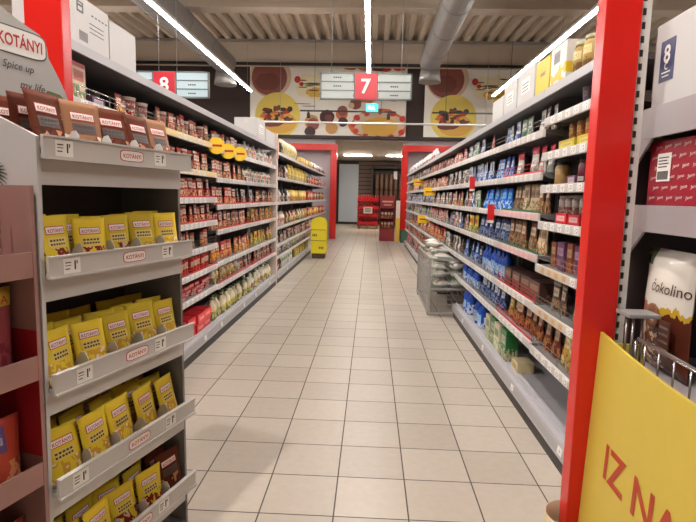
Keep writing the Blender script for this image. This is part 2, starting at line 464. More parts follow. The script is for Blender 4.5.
# ---------------------------------------------------------------- food banners (flat prints)
FC = {k: mat('print_' + k, v, 0.6) for k, v in dict(cream=(242, 236, 226), choc=(140, 80, 70), chocd=(120, 66, 56), yellow=(232, 208, 104), brown=(104, 56, 34), red=(196, 56, 44), green=(110, 130, 60),
      beige=(214, 186, 156), dark=(70, 40, 46), tan=(200, 150, 90), orange=(206, 110, 60), pale=(238, 226, 190), gold=(222, 172, 78)).items()}
FN = list(FC)
def banner(x0, x1, label, off, full):
    t = thing('food_banner', label, 'banner', ((x0+x1)/2, 17.5, 4.46), 0, 'printed food banners')
    c = (x0+x1)/2
    MB().box((x0-c, 0, -1.1), (x1-c, .04, 1.1)).obj('board', FC['cream'], t)
    mb = MB()
    lay = [0]
    def d(col, x, z, rx, rz, n=20, wob=0.0, seed=0):
        x += off
        if x-rx < x0 or x+rx > x1 or z+rz > 5.56:
            lo, hi = max(x-rx, x0+.01), min(x+rx, x1-.01)
            if hi-lo < .1: return
        mb.mi = FN.index(col); lay[0] += 1; y = -.001 - lay[0]*.0006
        rr = random.Random(seed); co = [(min(max(x, x0+.01), x1-.01)-c, y, min(z, 5.54)-4.46)]
        for k in range(n):
            a = 2*PI*k/n; f = 1 + wob*(rr.random()-.5)
            co.append((min(max(x+rx*f*math.cos(a), x0+.01), x1-.01)-c, y, max(min(z+rz*f*math.sin(a), 5.55), 3.37)-4.46))
        mb.faces(co, [(0, k+1, (k+1) % n+1) for k in range(n)])
    d('beige', -3.36, 5.2, .68, .66, 28); d('choc', -3.40, 5.17, .58, .56, 28); d('chocd', -3.45, 5.05, .40, .28, 20, .2, 3)
    d('pale', -1.95, 4.9, .62, .42, 24, .3, 5); d('gold', -1.8, 4.72, .42, .16, 20, .3, 8)
    for k in range(14):
        rr = random.Random(k+60); d(('green', 'brown', 'dark')[k % 3], -2.4+rr.random()*1.1, 4.6+rr.random()*.65, .16, .02, 8, .4, k)
    d('red', -2.48, 5.12, .10, .11); d('red', -2.35, 4.98, .07, .07)
    d('yellow', -3.12, 3.98, .74, .73, 32); d('gold', -3.05, 3.75, .55, .35, 24)
    for k in range(26):
        rr = random.Random(k+5); a = rr.random()*6.28; R = rr.random()**.5
        d(('brown', 'dark', 'orange', 'chocd', 'red')[k % 5], -3.15+.5*R*math.cos(a), 3.98+.26*R*math.sin(a), .05+.1*rr.random(), .04+.06*rr.random(), 9, .5, k)
    d('dark', -2.72, 4.18, .09, .09); d('chocd', -3.3, 3.72, .34, .12, 14, .3, 2)
    if full:
        for k in range(10): 
            rr = random.Random(k+40); d(('brown', 'orange', 'red', 'tan')[k % 4], -.9+rr.random()*1.9, 5.46+rr.random()*.1, .2, .08, 10, .4, k)
        d('orange', -.2, 4.62, .5, .2, 18, .4, 9); d('red', .62, 4.7, .3, .22, 14, .4, 12)
        for col, x, z, r in (('tan', -2.0, 3.78, .24), ('choc', -1.95, 3.72, .2), ('dark', -2.05, 3.47, .18), ('dark', -1.5, 3.95, .24), ('chocd', -1.45, 3.92, .12), ('orange', -1.02, 4.05, .2), ('choc', -1.0, 4.15, .17),
                          ('dark', -.98, 3.8, .16), ('tan', -1.35, 3.6, .2), ('choc', -.58, 4.38, .19), ('beige', -.72, 4.32, .1)):
            d(col, x, z, r, r*.96, 16, .08, int(x*100))
        d('orange', .2, 3.72, .95, .50, 30, .16, 4); d('beige', .2, 3.72, .86, .44, 30, .2, 6); d('gold', .22, 3.66, .60, .32, 26, .08, 7)
        for k in range(12):
            a = k*.52; d('red', .2+.85*math.cos(a), 3.72+.42*math.sin(a), .10, .09, 9, .4, k)
        d('brown', -.4, 4.6, .3, .015, 8); d('brown', -2.3, 4.35, .3, .012, 8); d('brown', -2.1, 4.28, .25, .012, 8)
    mb.keep = True
    mb.obj('printed_food', [FC[k] for k in FN], t)
banner(-4.03, 1.06, 'wide printed food banner behind aisle 7 sign with chocolates and cookies', 0, True)
banner(1.64, 6.6, 'printed food banner beyond the duct with yellow plate of dessert', 5.70, False)

# ---------------------------------------------------------------- red portal frames round the rack ends
def portal(x_in, x_out, y0, y1, z1, wid, label):
    lo, hi = min(x_in, x_out), max(x_in, x_out)
    t = thing('portal_frame', label, 'frame', ((lo+hi)/2, (y0+y1)/2, 0), 0, 'red portal frames')
    c = (lo+hi)/2; dy = (y1-y0)/2
    for s in (0, 1):
        a = lo if s == 0 else hi-wid
        mb = MB(); mb.box((a-c, -dy, .0), (a+wid-c, dy, z1-wid), .004)
        mb.obj('post', RED_PAINT, t)
    mb = MB(); mb.box((lo-c, -dy, z1-wid+.001), (hi-c, dy, z1), .004); mb.obj('top_bar', RED_PAINT, t)
portal(-1.228, -2.66, 2.10, 2.165, 3.05, .15, 'red frame near the camera around the end of the pouch racks')
portal(.857, 2.27, 2.10, 2.18, 3.05, .135, 'red frame with its post beside the yellow promotion bin')
portal(-1.14, -2.80, 17.25, 17.42, 3.07, .20, 'far red frame beyond the yellow display stand')
portal(.96, 2.72, 17.2, 17.42, 3.07, .20, 'far red frame behind the dark red cardboard display')

# ---------------------------------------------------------------- shelf racks
ORD = ['', 'first', 'second', 'third', 'fourth', 'fifth', 'sixth', 'seventh', 'eighth', 'ninth', 'tenth', 'eleventh', 'twelfth', 'thirteenth', 'fourteenth', 'fifteenth', 'sixteenth',
       'seventeenth', 'eighteenth', 'nineteenth', 'twentieth', 'twenty-first', 'twenty-second', 'twenty-third', 'twenty-fourth', 'twenty-fifth']
XL, XR, DEP = -1.45, 1.02, 0.50
SIDE = {'L': 'pouch side', 'R': 'cart side'}
def place(side, y, d, z):
    return Vector((XL - d, y, z)) if side == 'L' else Vector((XR + d, y, z))
ROT = {'L': PI/2, 'R': -PI/2}
BAYS = []
def rack(side, y0, y1, zs, top, no, label, strips={}, guards={}, base=True, topz=True):
    L = y1-y0; h = L/2 - .002
    t = thing('shelf_rack', label, 'shelf rack', place(side, (y0+y1)/2, 0, 0), ROT[side], 'shelf racks along the aisle')
    MB().box((-h, DEP-.03, .10), (h, DEP, top-.03)).obj('back_panel', DARK_METAL, t)
    for s in (-1, 1):
        MB().box((min(s*h, s*(h-.03)), DEP-.07, .10), (max(s*h, s*(h-.03)), DEP-.031, top-.03)).obj('upright', GREY_METAL, t)
    if base:
        b_ = MB(); b_.box((-h, -.002, 0), (h, DEP, .087)); b_.obj('kick_plate', KICK, t)
        b_ = MB(); b_.box((-h, -.0035, .1255), (h, DEP-.031, .1598)); b_.prism_y([(-.022, .088), (-.004, .088), (-.004, .16), (.03, .1605), (.03, .185), (.026, .185), (.02, .166), (-.012, .165)], -h, h)
        o = b_.obj('base_shelf', LIP_GREY, t)
        b2 = MB(); b2.box((-h+.01, -.001, -.022), (h-.01, .001, .022)); r = b2.obj('price_strip', S_BASE, o, (0, -.0180, .127)); r.rotation_euler[0] = -.13
    else:
        b_ = MB(); b_.box((-h, .32, 0), (h, DEP, .10)); b_.obj('kick_plate', KICK, t)
    for i, z in enumerate(zs):
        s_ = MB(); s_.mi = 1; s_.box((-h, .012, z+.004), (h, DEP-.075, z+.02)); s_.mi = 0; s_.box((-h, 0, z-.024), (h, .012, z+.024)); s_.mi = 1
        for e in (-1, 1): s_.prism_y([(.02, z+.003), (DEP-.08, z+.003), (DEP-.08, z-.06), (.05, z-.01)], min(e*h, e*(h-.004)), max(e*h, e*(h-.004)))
        o = s_.obj('shelf', [WHITE_METAL, SHELF_SHADE], t)
        m_ = MB(); m_.box((-h+.006, -.002, -.019), (h-.006, 0, .019)); m_.obj('price_strip', strips.get(i, S_WHITE), o, (0, -.0005, z))
        g = guards.get(i, 'wire')
        if g:
            gm = {'wire': CHROME, 'red': RED_INK, 'green': mat('green_guard', (40, 96, 66), 0.4)}[g]
            w_ = MB()
            if g != 'wire': w_.box((-h+.01, .014, z+.0245), (h-.01, .017, z+.038))
            for dz in (.058, .085): w_.box((-h+.01, .012, z+dz), (h-.01, .015, z+dz+.0032))
            k = -h+.01
            nn = max(2, int(L/.33)); 
            for j in range(nn+1):
                xx = -h+.012 + (2*h-.024)*j/nn; w_.box((xx-.0016, .012, z+.0242), (xx+.0016, .0152, z+.088))
            w_.obj('wire_guard', gm, o)
    if topz:
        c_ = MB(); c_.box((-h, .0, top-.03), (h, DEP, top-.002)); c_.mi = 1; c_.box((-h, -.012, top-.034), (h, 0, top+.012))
        c_.obj('top_shelf', [CANOPY_SHADE, LIP_GREY], t)
    BAYS.append((side, y0, y1, sorted(list(zs) + ([top-.022] if topz else []) + ([.14] if base else []), reverse=True), no))
    return t

LA = [1.83, 1.57, 1.34, 1.13, .91, .71, .51]; LB = [1.81, 1.53, 1.27, 1.03, .72, .50]; LC = [1.66, 1.27, .88, .60, .41]
RA = [1.86, 1.66, 1.47, 1.255, .995, .74, .48]; RB = [1.805, 1.549, 1.30, 1.045, .745, .495]
nm = {1: 'first', 2: 'second', 3: 'third', 4: 'fourth', 5: 'fifth', 6: 'sixth', 7: 'seventh', 8: 'eighth', 9: 'ninth', 10: 'tenth', 11: 'eleventh'}
gL = {1: 'wire', 2: 'red', 3: 'red', 4: 'wire', 5: 'red'}
lb = [2.27, 3.61, 4.94, 6.48, 8.03]
for i in range(4):
    rack('L', lb[i], lb[i+1], LA if i < 2 else LB, 2.10, i+1, 'white shelf rack, %s bay on the pouch side' % nm[i+1],
         {0: S_YELLOW, 1: S_YELLOW} if i in (1,) else ({0: S_WHITE, 1: S_YELLOW} if i == 0 else {}), gL)
lc0 = 8.13; lcw = (17.0-lc0)/6
for i in range(6):
    rack('L', lc0+i*lcw, lc0+(i+1)*lcw, LC, 2.05, i+5, 'white shelf rack, %s bay on the pouch side' % nm[i+5], {}, {k: None for k in range(6)} if i > 2 else {})
rb = [2.375, 3.25, 4.20, 5.17, 6.20, 7.70] + [7.70+1.283*k for k in range(1, 7)]
for i in range(11):
    rack('R', rb[i], rb[i+1], RA if i == 0 else (RB[:5] if i == 4 else RB), 2.04, i+1, 'white shelf rack, %s bay on the cart side' % nm[i+1],
         {4: S_TAN, 5: S_TAN} if i == 0 else ({2: S_PINK, 3: S_PINK} if i == 1 else {}),
         ({0: None, 1: None, 2: None, 3: None} if i == 0 else {1: 'red', 2: 'green', 3: 'green', 4: 'red', 5: 'red'} if i == 1 else ({k: None for k in range(6)} if i > 7 else {})), base=(i != 4))
# white upright with ticket reader between the two runs
t = thing('white_pillar', 'slim white pillar between fourth and fifth bays on the pouch side', 'pillar', (XL-.02, 8.08, 0))
MB().box((-.09, -.036, 0), (.03, .036, 2.32), .006).obj('column', mat('pillar_white', (206, 190, 180), 0.5), t)
MB().box((.031, -.03, 1.95), (.045, .03, 2.2), .004).obj('sign_plate', mat('pillar_plate', (220, 170, 160), 0.5), t)

# ---------------------------------------------------------------- goods
def pouch_y(w, h, d, top=.06):
    def f(x, z):
        u = max(-1, min(1, x/(w/2))); v = max(0, min(1, z/h))
        t = (1-u*u)**.7 * (1 - v**2.2) * (0.65 + .35*math.sin(PI*min(1, v*1.6+.2)))
        return -d/2 * max(t, .04)
    return f
def pouch(w, h, d, nx=6, nz=7, mats=None, name='pouch', seal=None):
    f = pouch_y(w, h, d); s = MB()
    if seal is None: seal = .1
    co = []; fs = []; rows = [0, .06] + [.06 + (1-seal-.06)*k/(nz-2) for k in range(1, nz-1)] + [1.0]
    rows = rows[:nz+1]
    for side in (1, -1):
        for v in rows:
            for i in range(nx+1):
                x = -w/2 + w*i/nx
                pin = 1 - .05*math.sin(PI*v)
                y = f(x, v*h) if v < 1-seal+.001 else -.0018
                co.append((x*pin, side*y, v*h))
    R, N = len(rows), nx+1
    for s_ in (0, 1):
        o = s_*R*N
        for r in range(R-1):
            for i in range(nx): 
                a = o+r*N+i; fs.append((a, a+1, a+N+1, a+N) if s_ == 0 else (a+1, a, a+N, a+N+1))
    for r in range(R-1):
        a = r*N; b2 = R*N+r*N; fs += [(a, a+N, b2+N, b2), (a+nx, b2+nx, b2+nx+N, a+nx+N)]
    fs.append([i for i in range(N)][::-1] + [R*N+i for i in range(N)]); o = (R-1)*N
    fs.append([o+i for i in range(N)] + [R*N+o+i for i in range(N)][::-1])
    s.faces(co, fs, True)
    return s.mesh(name, mats)
def pillow(w, h, d, mats, name, nx=6, nz=8):
    """bag sealed at top and bottom"""
    s = MB(); co = []; fs = []
    for side in (1, -1):
        for r in range(nz+1):
            v = r/nz
            for i in range(nx+1):
                u = i/nx*2-1
                t = max(.03, (1-abs(u)**2.2)*math.sin(PI*min(max(v, 0), 1))**.6)
                if r in (0, nz): t = .03
                co.append((u*w/2*(1-.06*math.sin(PI*v)), -side*d/2*t, v*h))
    R, N = nz+1, nx+1
    for k in (0, 1):
        o = k*R*N
        for r in range(nz):
            for i in range(nx):
                a = o+r*N+i; fs.append((a, a+1, a+N+1, a+N) if k == 0 else (a+1, a, a+N, a+N+1))
    for r in range(nz):
        a = r*N; b2 = R*N+a; fs += [(a, a+N, b2+N, b2), (a+nx, b2+nx, b2+nx+N, a+nx+N)]
    fs.append([i for i in range(N)][::-1]+[R*N+i for i in range(N)]); o = nz*N
    fs.append([o+i for i in range(N)]+[R*N+o+i for i in range(N)][::-1])
    s.faces(co, fs, True)
    return s.mesh(name, mats)
def carton(w, h, d, mats, name, bev=.003):
    s = MB(); s.box((-w/2, -d/2, 0), (w/2, d/2, h), bev); return s.mesh(name, mats)

KIND = {}
def kind(key, noun, cat, name, w, d, h, meshes, parts=()):
    KIND[key] = dict(noun=noun, cat=cat, name=name, w=w, d=d, h=h, mesh=meshes, parts=parts)
PN = {'red_pouch': 'soup_pouch', 'crimson_pouch': 'soup_pouch', 'cream_pouch': 'soup_pouch', 'brown_pouch': 'sauce_pouch', 'rust_pouch': 'sauce_pouch', 'orange_pouch': 'sauce_pouch', 'yellow_pouch': 'sauce_pouch',
      'white_pouch': 'white_pouch', 'dark_pouch': 'dark_pouch'}
def kpouch(key, noun, w, h, d, *a, cat='pouch', name='pouch', **k):
    if name == 'pouch': name = PN.get(key, 'snack_pouch'); cat = name.replace('_', ' ')
    kind(key, noun, cat, name, w, d, h, pouch(w, h, d, mats=pack(key, *a, **k), name=name))
def kbox(key, noun, w, h, d, *a, cat='box', name='carton', **k):
    kind(key, noun, cat, name, w, d, h, carton(w, h, d, pack(key, *a, **k), name))
def kjar(key, noun, r, h, *a, lid=(150, 30, 30), cat='jar', name='jar', **k):
    s = MB(); s.lathe([(r*.9, 0), (r, h*.04), (r, h*.76), (r*.82, h*.86), (r*.8, h*.88)], 12); m_ = s.mesh(name, pack(key, *a, **k))
    s = MB(); s.lathe([(r*.86, h*.881), (r*.88, h*.9), (r*.88, h), (r*.8, h*1.005)], 12); l_ = s.mesh('lid', mat(key+'_lid', lid, .35))
    kind(key, noun, cat, name, 2*r, 2*r, h, m_, (('lid', l_),))
def kcan(key, noun, r, h, *a, cat='can', name='can', **k):
    s = MB(); s.lathe([(r*.95, 0), (r, .004), (r, h-.006), (r*.97, h-.001)], 14); s.mi = 1; s.lathe([(r*.98, h-.0009), (r*.98, h+.002), (r*.9, h+.002), (r*.9, h-.0005)], 14)
    kind(key, noun, cat, name, 2*r, 2*r, h, s.mesh(name, [pack(key, *a, **k), GREY_METAL]))
def kcup(key, noun, r, h, *a, cat='cup', name='cup', **k):
    s = MB(); s.lathe([(r*.72, 0), (r*.74, .003), (r*.97, h*.95), (r*1.02, h*.96), (r*1.02, h*.985), (r*.95, h)], 12)
    kind(key, noun, cat, name, 2.04*r, 2.04*r, h, s.mesh(name, pack(key, *a, **k)))
def kbottle(key, noun, r, h, *a, capc=(40, 30, 28), cat='bottle', name='bottle', **k):
    s = MB(); s.lathe([(r*.9, 0), (r, h*.03), (r, h*.56), (r*.9, h*.64), (r*.42, h*.78), (r*.36, h*.92)], 12); m_ = s.mesh(name, pack(key, *a, **k))
    s = MB(); s.lathe([(r*.44, h*.905), (r*.44, h), (r*.36, h*1.004)], 10); c_ = s.mesh('cap', mat(key+'_cap', capc, .4))
    kind(key, noun, cat, name, 2*r, 2*r, h, m_, (('cap', c_),))

CR = (222, 206, 180)
kpouch('red_pouch', 'red soup pouch', .105, .165, .05, (168, 40, 36), (226, 206, 186), [(206, 170, 120), (120, 60, 30)], cap=(196, 60, 50))
kpouch('crimson_pouch', 'crimson and cream soup pouch', .10, .165, .05, (150, 34, 40), (232, 216, 196), [(230, 200, 150), (160, 40, 30)], cap=CR)
kpouch('brown_pouch', 'brown sauce pouch', .10, .16, .045, (116, 66, 44), (222, 200, 170), [(190, 120, 60), (90, 40, 24)], cap=(140, 50, 40))
kpouch('rust_pouch', 'rust red stew pouch', .10, .15, .045, (140, 54, 40), (212, 184, 150), [(206, 160, 90), (90, 40, 24)])
kpouch('cream_pouch', 'cream soup pouch', .10, .16, .045, (214, 196, 168), (170, 50, 44), [(150, 80, 50), (200, 160, 70)], cap=(176, 60, 50))
kpouch('orange_pouch', 'orange pouch', .10, .17, .05, (206, 96, 36), (232, 206, 170), [(226, 180, 60), (170, 40, 30)], cap=(200, 50, 40))
kpouch('yellow_pouch', 'yellow green pouch', .10, .165, .05, (206, 184, 70), (196, 60, 40), [(110, 130, 50), (230, 220, 180)])
kpouch('white_pouch', 'white pouch', .11, .17, .05, (214, 208, 204), (110, 120, 140), [(150, 140, 130), (90, 90, 100)])
kpouch('dark_pouch', 'dark brown pouch', .10, .16, .05, (78, 58, 54), (206, 190, 172), [(150, 120, 90), (60, 40, 36)], cap=(190, 184, 176))
kpouch('blue_pouch', 'blue pouch', .11, .17, .06, (42, 84, 160), (206, 216, 230), [(150, 180, 210), (30, 50, 110)])
kpouch('sky_pouch', 'blue and white pouch', .11, .18, .055, (196, 204, 212), (60, 104, 176), [(70, 110, 180), (40, 60, 120)])
kpouch('green_pouch', 'pale green pouch', .12, .20, .055, (150, 172, 150), (226, 228, 222), [(70, 110, 80), (206, 210, 200)])
kpouch('redwhite_pouch', 'red and white pouch', .13, .19, .06, (196, 66, 66), (232, 220, 214), [(222, 190, 180), (120, 30, 40)])
kpouch('pink_pouch', 'pink and cream pouch', .11, .14, .05, (204, 130, 120), (230, 214, 200), [(150, 60, 60), (220, 190, 150)])
kpouch('magenta_pouch', 'red topped pouch', .13, .19, .06, (186, 182, 176), (210, 206, 200), [(150, 150, 140), (100, 120, 110)], cap=(190, 34, 60), cz=.72, lz=(.3, .6))
kpouch('maroon_bag', 'brown and red snack bag', .13, .21, .08, (98, 44, 36), (206, 180, 150), [(170, 110, 60), (70, 30, 24)], cat='bag', name='snack_bag')
kpouch('gold_bag', 'golden yellow snack bag', .13, .20, .08, (176, 140, 66), (226, 206, 160), [(120, 84, 40), (206, 180, 100)], cat='bag', name='snack_bag')
kpouch('tallbrown', 'tall brown biscuit pack', .085, .205, .06, (112, 74, 54), (216, 196, 170), [(170, 130, 90), (80, 50, 36)], cat='pack', name='biscuit_pack', cap=(46, 84, 60), cz=.93)
kpouch('tallcream', 'tall cream biscuit pack', .095, .21, .06, (202, 180, 146), (120, 84, 60), [(160, 110, 70), (222, 206, 170)], cat='pack', name='biscuit_pack')
kpouch('bluepack', 'bright blue pack', .09, .15, .07, (30, 96, 196), (80, 170, 230), [(160, 200, 236), (20, 50, 130)], cat='pack', name='blue_pack')
kpouch('navypack', 'navy blue pack', .10, .16, .07, (40, 58, 110), (196, 204, 216), [(120, 140, 180), (30, 36, 70)], cat='pack', name='navy_pack')
kbox('tan_carton', 'tan carton', .13, .19, .07, (196, 176, 146), (176, 50, 44), [(110, 130, 70), (222, 206, 176)], cap=(170, 40, 40))
kbox('purple_low', 'low purple box', .13, .055, .10, (110, 70, 100), (206, 190, 196), None, lz=(.2, .8))
kbox('red_flat', 'flat red packet', .13, .03, .17, (184, 40, 44), (226, 180, 170), None, lz=(.2, .8))
kbox('red_tray', 'long red packet tray', .20, .085, .2, (206, 48, 52), (230, 120, 110), None, lz=(.3, .7), ink=(230, 220, 210))
kbox('brown_box', 'dark brown box', .20, .12, .12, (70, 48, 42), (150, 120, 96), [(110, 76, 60), (50, 34, 30)])
kbox('cream_low', 'low cream carton', .15, .07, .12, (206, 190, 150), (190, 160, 90), None, lz=(.2, .8))
kbox('green_carton', 'green carton', .16, .23, .09, (52, 128, 70), (206, 206, 180), [(206, 196, 160), (120, 150, 90)], cap=(60, 150, 80))
kbox('cream_carton', 'cream carton', .16, .22, .09, (206, 196, 170), (60, 124, 76), [(150, 170, 110), (226, 220, 200)])
kbox('yellow_tray', 'yellow display tray', .22, .06, .18, (206, 184, 60), (226, 210, 120), None, lz=(.25, .75), cat='tray', name='display_tray')
kbox('red_display_tray', 'red display tray', .16, .055, .14, (196, 30, 40), (226, 190, 186), None, lz=(.25, .75), cat='tray', name='display_tray')
kbox('choc_purple', 'purple chocolate box', .075, .15, .05, (86, 56, 84), (170, 140, 170), [(140, 90, 110), (60, 36, 60)])
kbox('choc_brown', 'orange brown chocolate box', .075, .15, .05, (140, 74, 46), (206, 170, 130), [(190, 110, 60), (90, 46, 30)])
kbox('white_pink', 'pink and white tray box', .2, .12, .15, (216, 196, 196), (196, 90, 100), None)
kcan('red_can', 'red can', .04, .125, (190, 44, 40), (226, 214, 190), [(206, 70, 40)], lz=(.35, .72))
kcan('brown_can', 'amber brown can', .045, .12, (138, 90, 50), (196, 160, 90), [(176, 120, 60)], lz=(.3, .7))
kcup('white_cup', 'red and white soup cup', .048, .13, (222, 210, 196), (176, 34, 38), [(176, 40, 40), (206, 180, 140)], lz=(.45, .85), lx=(.0, 1.0), ink=(232, 220, 210))
kcup('red_cup', 'red noodle cup', .05, .12, (176, 40, 40), (226, 206, 180), [(206, 160, 100)])
kcup('dark_tumbler', 'dark glass tumbler', .042, .14, (104, 100, 108), (150, 140, 146), None)
kjar('green_jar', 'green lidded white jar', .042, .14, (206, 200, 190), (70, 120, 90), [(120, 60, 50)], lid=(60, 120, 86))
kjar('rose_jar', 'pale rose jar', .042, .15, (206, 170, 156), (186, 60, 60), [(226, 206, 190)], lid=(196, 186, 176))
kjar('dark_jar', 'dark jar', .042, .14, (80, 56, 50), (196, 180, 160), [(110, 70, 50)], lid=(40, 40, 44))
kjar('honey_jar', 'yellow honey coloured jar', .044, .145, (206, 170, 80), (230, 214, 150), [(190, 130, 50)], lid=(206, 190, 120))
kjar('glass_jar', 'clear lidded jar', .043, .12, (170, 160, 156), (190, 180, 176), [(120, 80, 70)], lid=(196, 192, 192))
kjar('cork_jar', 'tan cork jar', .05, .15, (176, 140, 90), (200, 164, 110), None, lid=(40, 44, 42))
kjar('mug_jar', 'dark red mug', .05, .145, (110, 24, 44), (226, 216, 210), [(60, 30, 40)], lid=(50, 46, 50), lz=(.15, .35), cat='mug', name='mug')
kjar('amber_jar', 'large amber jar', .06, .17, (150, 120, 60), (196, 180, 120), [(110, 80, 40)], lid=(150, 140, 100))
kjar('black_jar', 'orange labelled jar', .06, .19, (60, 56, 60), (206, 120, 50), None, lid=(40, 40, 44))
kjar('white_tub', 'white tub', .075, .2, (214, 212, 200), (120, 150, 90), None, lid=(226, 226, 218), cat='tub', name='tub')
kbottle('black_bottle', 'black bottle', .035, .24, (38, 36, 34), (150, 140, 120), None, lz=(.15, .45))
kbottle('oil_bottle', 'yellow oil bottle', .042, .25, (206, 176, 80), (226, 210, 150), None, lz=(.15, .45), capc=(206, 180, 60))
kbottle('brown_bottle', 'brown sauce bottle', .036, .2, (110, 60, 40), (206, 190, 160), None, lz=(.15, .45), capc=(170, 40, 36))
kbottle('cream_bottle', 'cream dressing bottle', .04, .19, (218, 206, 176), (206, 186, 70), [(120, 130, 80)], lz=(.2, .5), capc=(90, 100, 60))
kbottle('blue_bottle', 'blue bottle', .05, .25, (28, 76, 176), (150, 186, 226), [(200, 214, 232)], lz=(.2, .5), capc=(40, 70, 150))
kbottle('white_bottle', 'white bottle', .045, .2, (212, 208, 202), (170, 60, 60), None, lz=(.2, .5), capc=(190, 186, 180))
kind('beige_bag', 'round beige bag', 'bag', 'beige_bag', .26, .2, .30, pillow(.26, .30, .2, pack('beige_bag', (218, 204, 164), (206, 190, 120), None, lz=(.3, .6)), 'beige_bag'))

# mesh scaled variants share the kind
COUNT = {}
def nth(c):
    return ORD[c] if c < len(ORD) else None
def bay_at(side, y):
    for s, a, b2, zs, no in BAYS:
        if s == side and a-.01 <= y < b2-.0: return a, b2, zs, no
NPROD = [0]
SHELVES = {}
def put(side, y, z, k, depth=.035, sc=1.0, rot=0.0, lean=0.0, row=None, parts=True):
    kd = KIND[k]
    bay = bay_at(side, y)
    if bay is None: return None
    a, b2, zs, no = bay
    p = proj(place(side, y, depth, z+.08))
    if p is None or p[0] < -25 or p[0] > 720: return None
    si = min(range(len(zs)), key=lambda i: abs(zs[i]+.02-z))
    names = [ORD[i+1] for i in range(len(zs))]; names[0] = 'top'; 
    if zs[-1] < .3: names[-1] = 'bottom'
    if si > 0: sc = min(sc, (zs[si-1]-zs[si]-.058 - (z-zs[si]-.02 if z-zs[si] < .1 else 0))/kd['h']) if z-zs[si] < .1 else sc
    key = (kd['noun'], side, no, si)
    COUNT[key] = COUNT.get(key, 0) + 1
    c = COUNT[key]
    o = bpy.data.objects.new(kd['name'], kd['mesh']); COL.objects.link(o)
    o.location = place(side, y, depth + kd['d']*sc/2, z); o.rotation_euler = (lean, 0, ROT[side] + rot); o.scale = (sc, sc, sc)
    o['label'] = '%s %s from near end, %s shelf, %s bay of %s' % (nth(c), kd['noun'], names[si], nm[no], SIDE[side])
    o['category'] = kd['cat']; o['group'] = '%ss on the %s' % (kd['noun'] if not kd['noun'].endswith('box') else kd['noun']+'e', SIDE[side])
    if parts:
        for pn, pm in kd['parts']:
            q_ = bpy.data.objects.new(pn, pm); COL.objects.link(q_); q_.parent = o
    NPROD[0] += 1
    return o
R_ = random.Random(3)
def fill(side, z, segs, gapy=.006, depth=.035):
    """segs: (y0, y1, kind or (kinds), scale, stack)"""
    zt = z + .0205
    for sg in segs:
        y0, y1, ks = sg[:3]; sc = sg[3] if len(sg) > 3 else 1.0; stack = sg[4] if len(sg) > 4 else 1
        ks = ks if isinstance(ks, tuple) else (ks,)
        y = y0; i = 0; lone = (y1-y0) < 2.2*KIND[ks[0]]['w']*sc
        while True:
            k = ks[i % len(ks)]; kd = KIND[k]; wd = kd['w']*sc
            if y+wd > y1+.001: break
            b_ = bay_at(side, y+wd/2)
            if b_ and (y < b_[0]+.012): y = b_[0]+.012; continue
            if b_ and y+wd > b_[1]-.012:
                y = b_[1]+.012; continue
            if b_ and (lone or stack > 1 or R_.random() > .03):
                for s_ in range(stack):
                    put(side, y+wd/2, zt + s_*(kd['h']*sc+.0015), k, depth + R_.random()*.035, sc*R_.uniform(.97, 1.08) if stack == 1 else sc, R_.uniform(-.16, .16) if kd['cat'].endswith(('pouch', 'bag', 'pack')) else R_.uniform(-.02, .02), parts=y < 8.2)
            y += wd + gapy + R_.random()*.006; i += 1
BASE = .14
# ---- pouch side, first and second bays
fill('L', 1.83, [(2.62, 2.80, 'tan_carton'), (2.84, 3.1, 'purple_low'), (3.1, 3.3, 'rust_pouch', .75), (3.3, 3.42, 'white_cup'), (3.5, 3.7, ('white_cup', 'red_cup')), (3.7, 4.2, ('rust_pouch', 'white_cup'), .92), (4.22, 4.94, ('red_pouch', 'white_cup', 'brown_pouch'), .95)])
fill('L', 1.57, [(3.62, 3.8, 'white_cup'), (3.8, 4.94, ('crimson_pouch', 'red_pouch'), .95)])
fill('L', 1.34, [(3.62, 4.94, ('red_pouch', 'crimson_pouch'), .95)])
fill('L', 1.13, [(3.62, 4.94, ('crimson_pouch', 'rust_pouch'), .9)])
fill('L', .91, [(3.62, 4.94, ('rust_pouch', 'red_pouch'), .85)])
fill('L', .71, [(3.62, 4.94, 'red_can')])
fill('L', .51, [(3.62, 4.94, 'red_flat', 1.0, 3)])
fill('L', BASE, [(3.62, 4.94, 'red_tray', 1.0, 2)])
# ---- third and fourth bays
fill('L', 1.81, [(4.96, 5.7, ('rust_pouch', 'red_pouch', 'brown_pouch')), (5.7, 6.2, ('crimson_pouch', 'white_cup')), (6.2, 8.02, ('rose_jar', 'white_bottle', 'green_jar'), .95)])
fill('L', 1.53, [(4.96, 5.9, ('crimson_pouch', 'red_pouch')), (5.95, 6.27, 'brown_pouch'), (6.28, 8.02, ('green_jar', 'rose_jar'))])
fill('L', 1.27, [(4.96, 5.9, ('red_pouch', 'crimson_pouch')), (6.0, 6.27, 'dark_pouch'), (6.28, 6.9, ('white_pouch', 'dark_pouch'), .95), (6.9, 8.02, ('cream_pouch', 'dark_jar'))])
fill('L', 1.03, [(4.96, 5.6, ('crimson_pouch', 'cream_pouch')), (5.6, 6.27, 'cream_pouch'), (6.28, 8.02, ('cream_pouch', 'brown_pouch', 'yellow_pouch'))])
fill('L', .72, [(4.96, 5.8, ('orange_pouch', 'red_pouch')), (5.8, 6.6, ('orange_pouch', 'cream_pouch')), (6.6, 8.02, ('yellow_pouch', 'brown_pouch'))])
fill('L', .50, [(4.96, 6.0, ('cream_bottle', 'yellow_pouch'), .9), (6.0, 8.02, ('white_pouch', 'cream_pouch', 'dark_jar'))])
fill('L', BASE, [(4.96, 6.2, 'cream_bottle', 1.15), (6.25, 8.02, ('cream_bottle', 'white_bottle'), 1.15)])
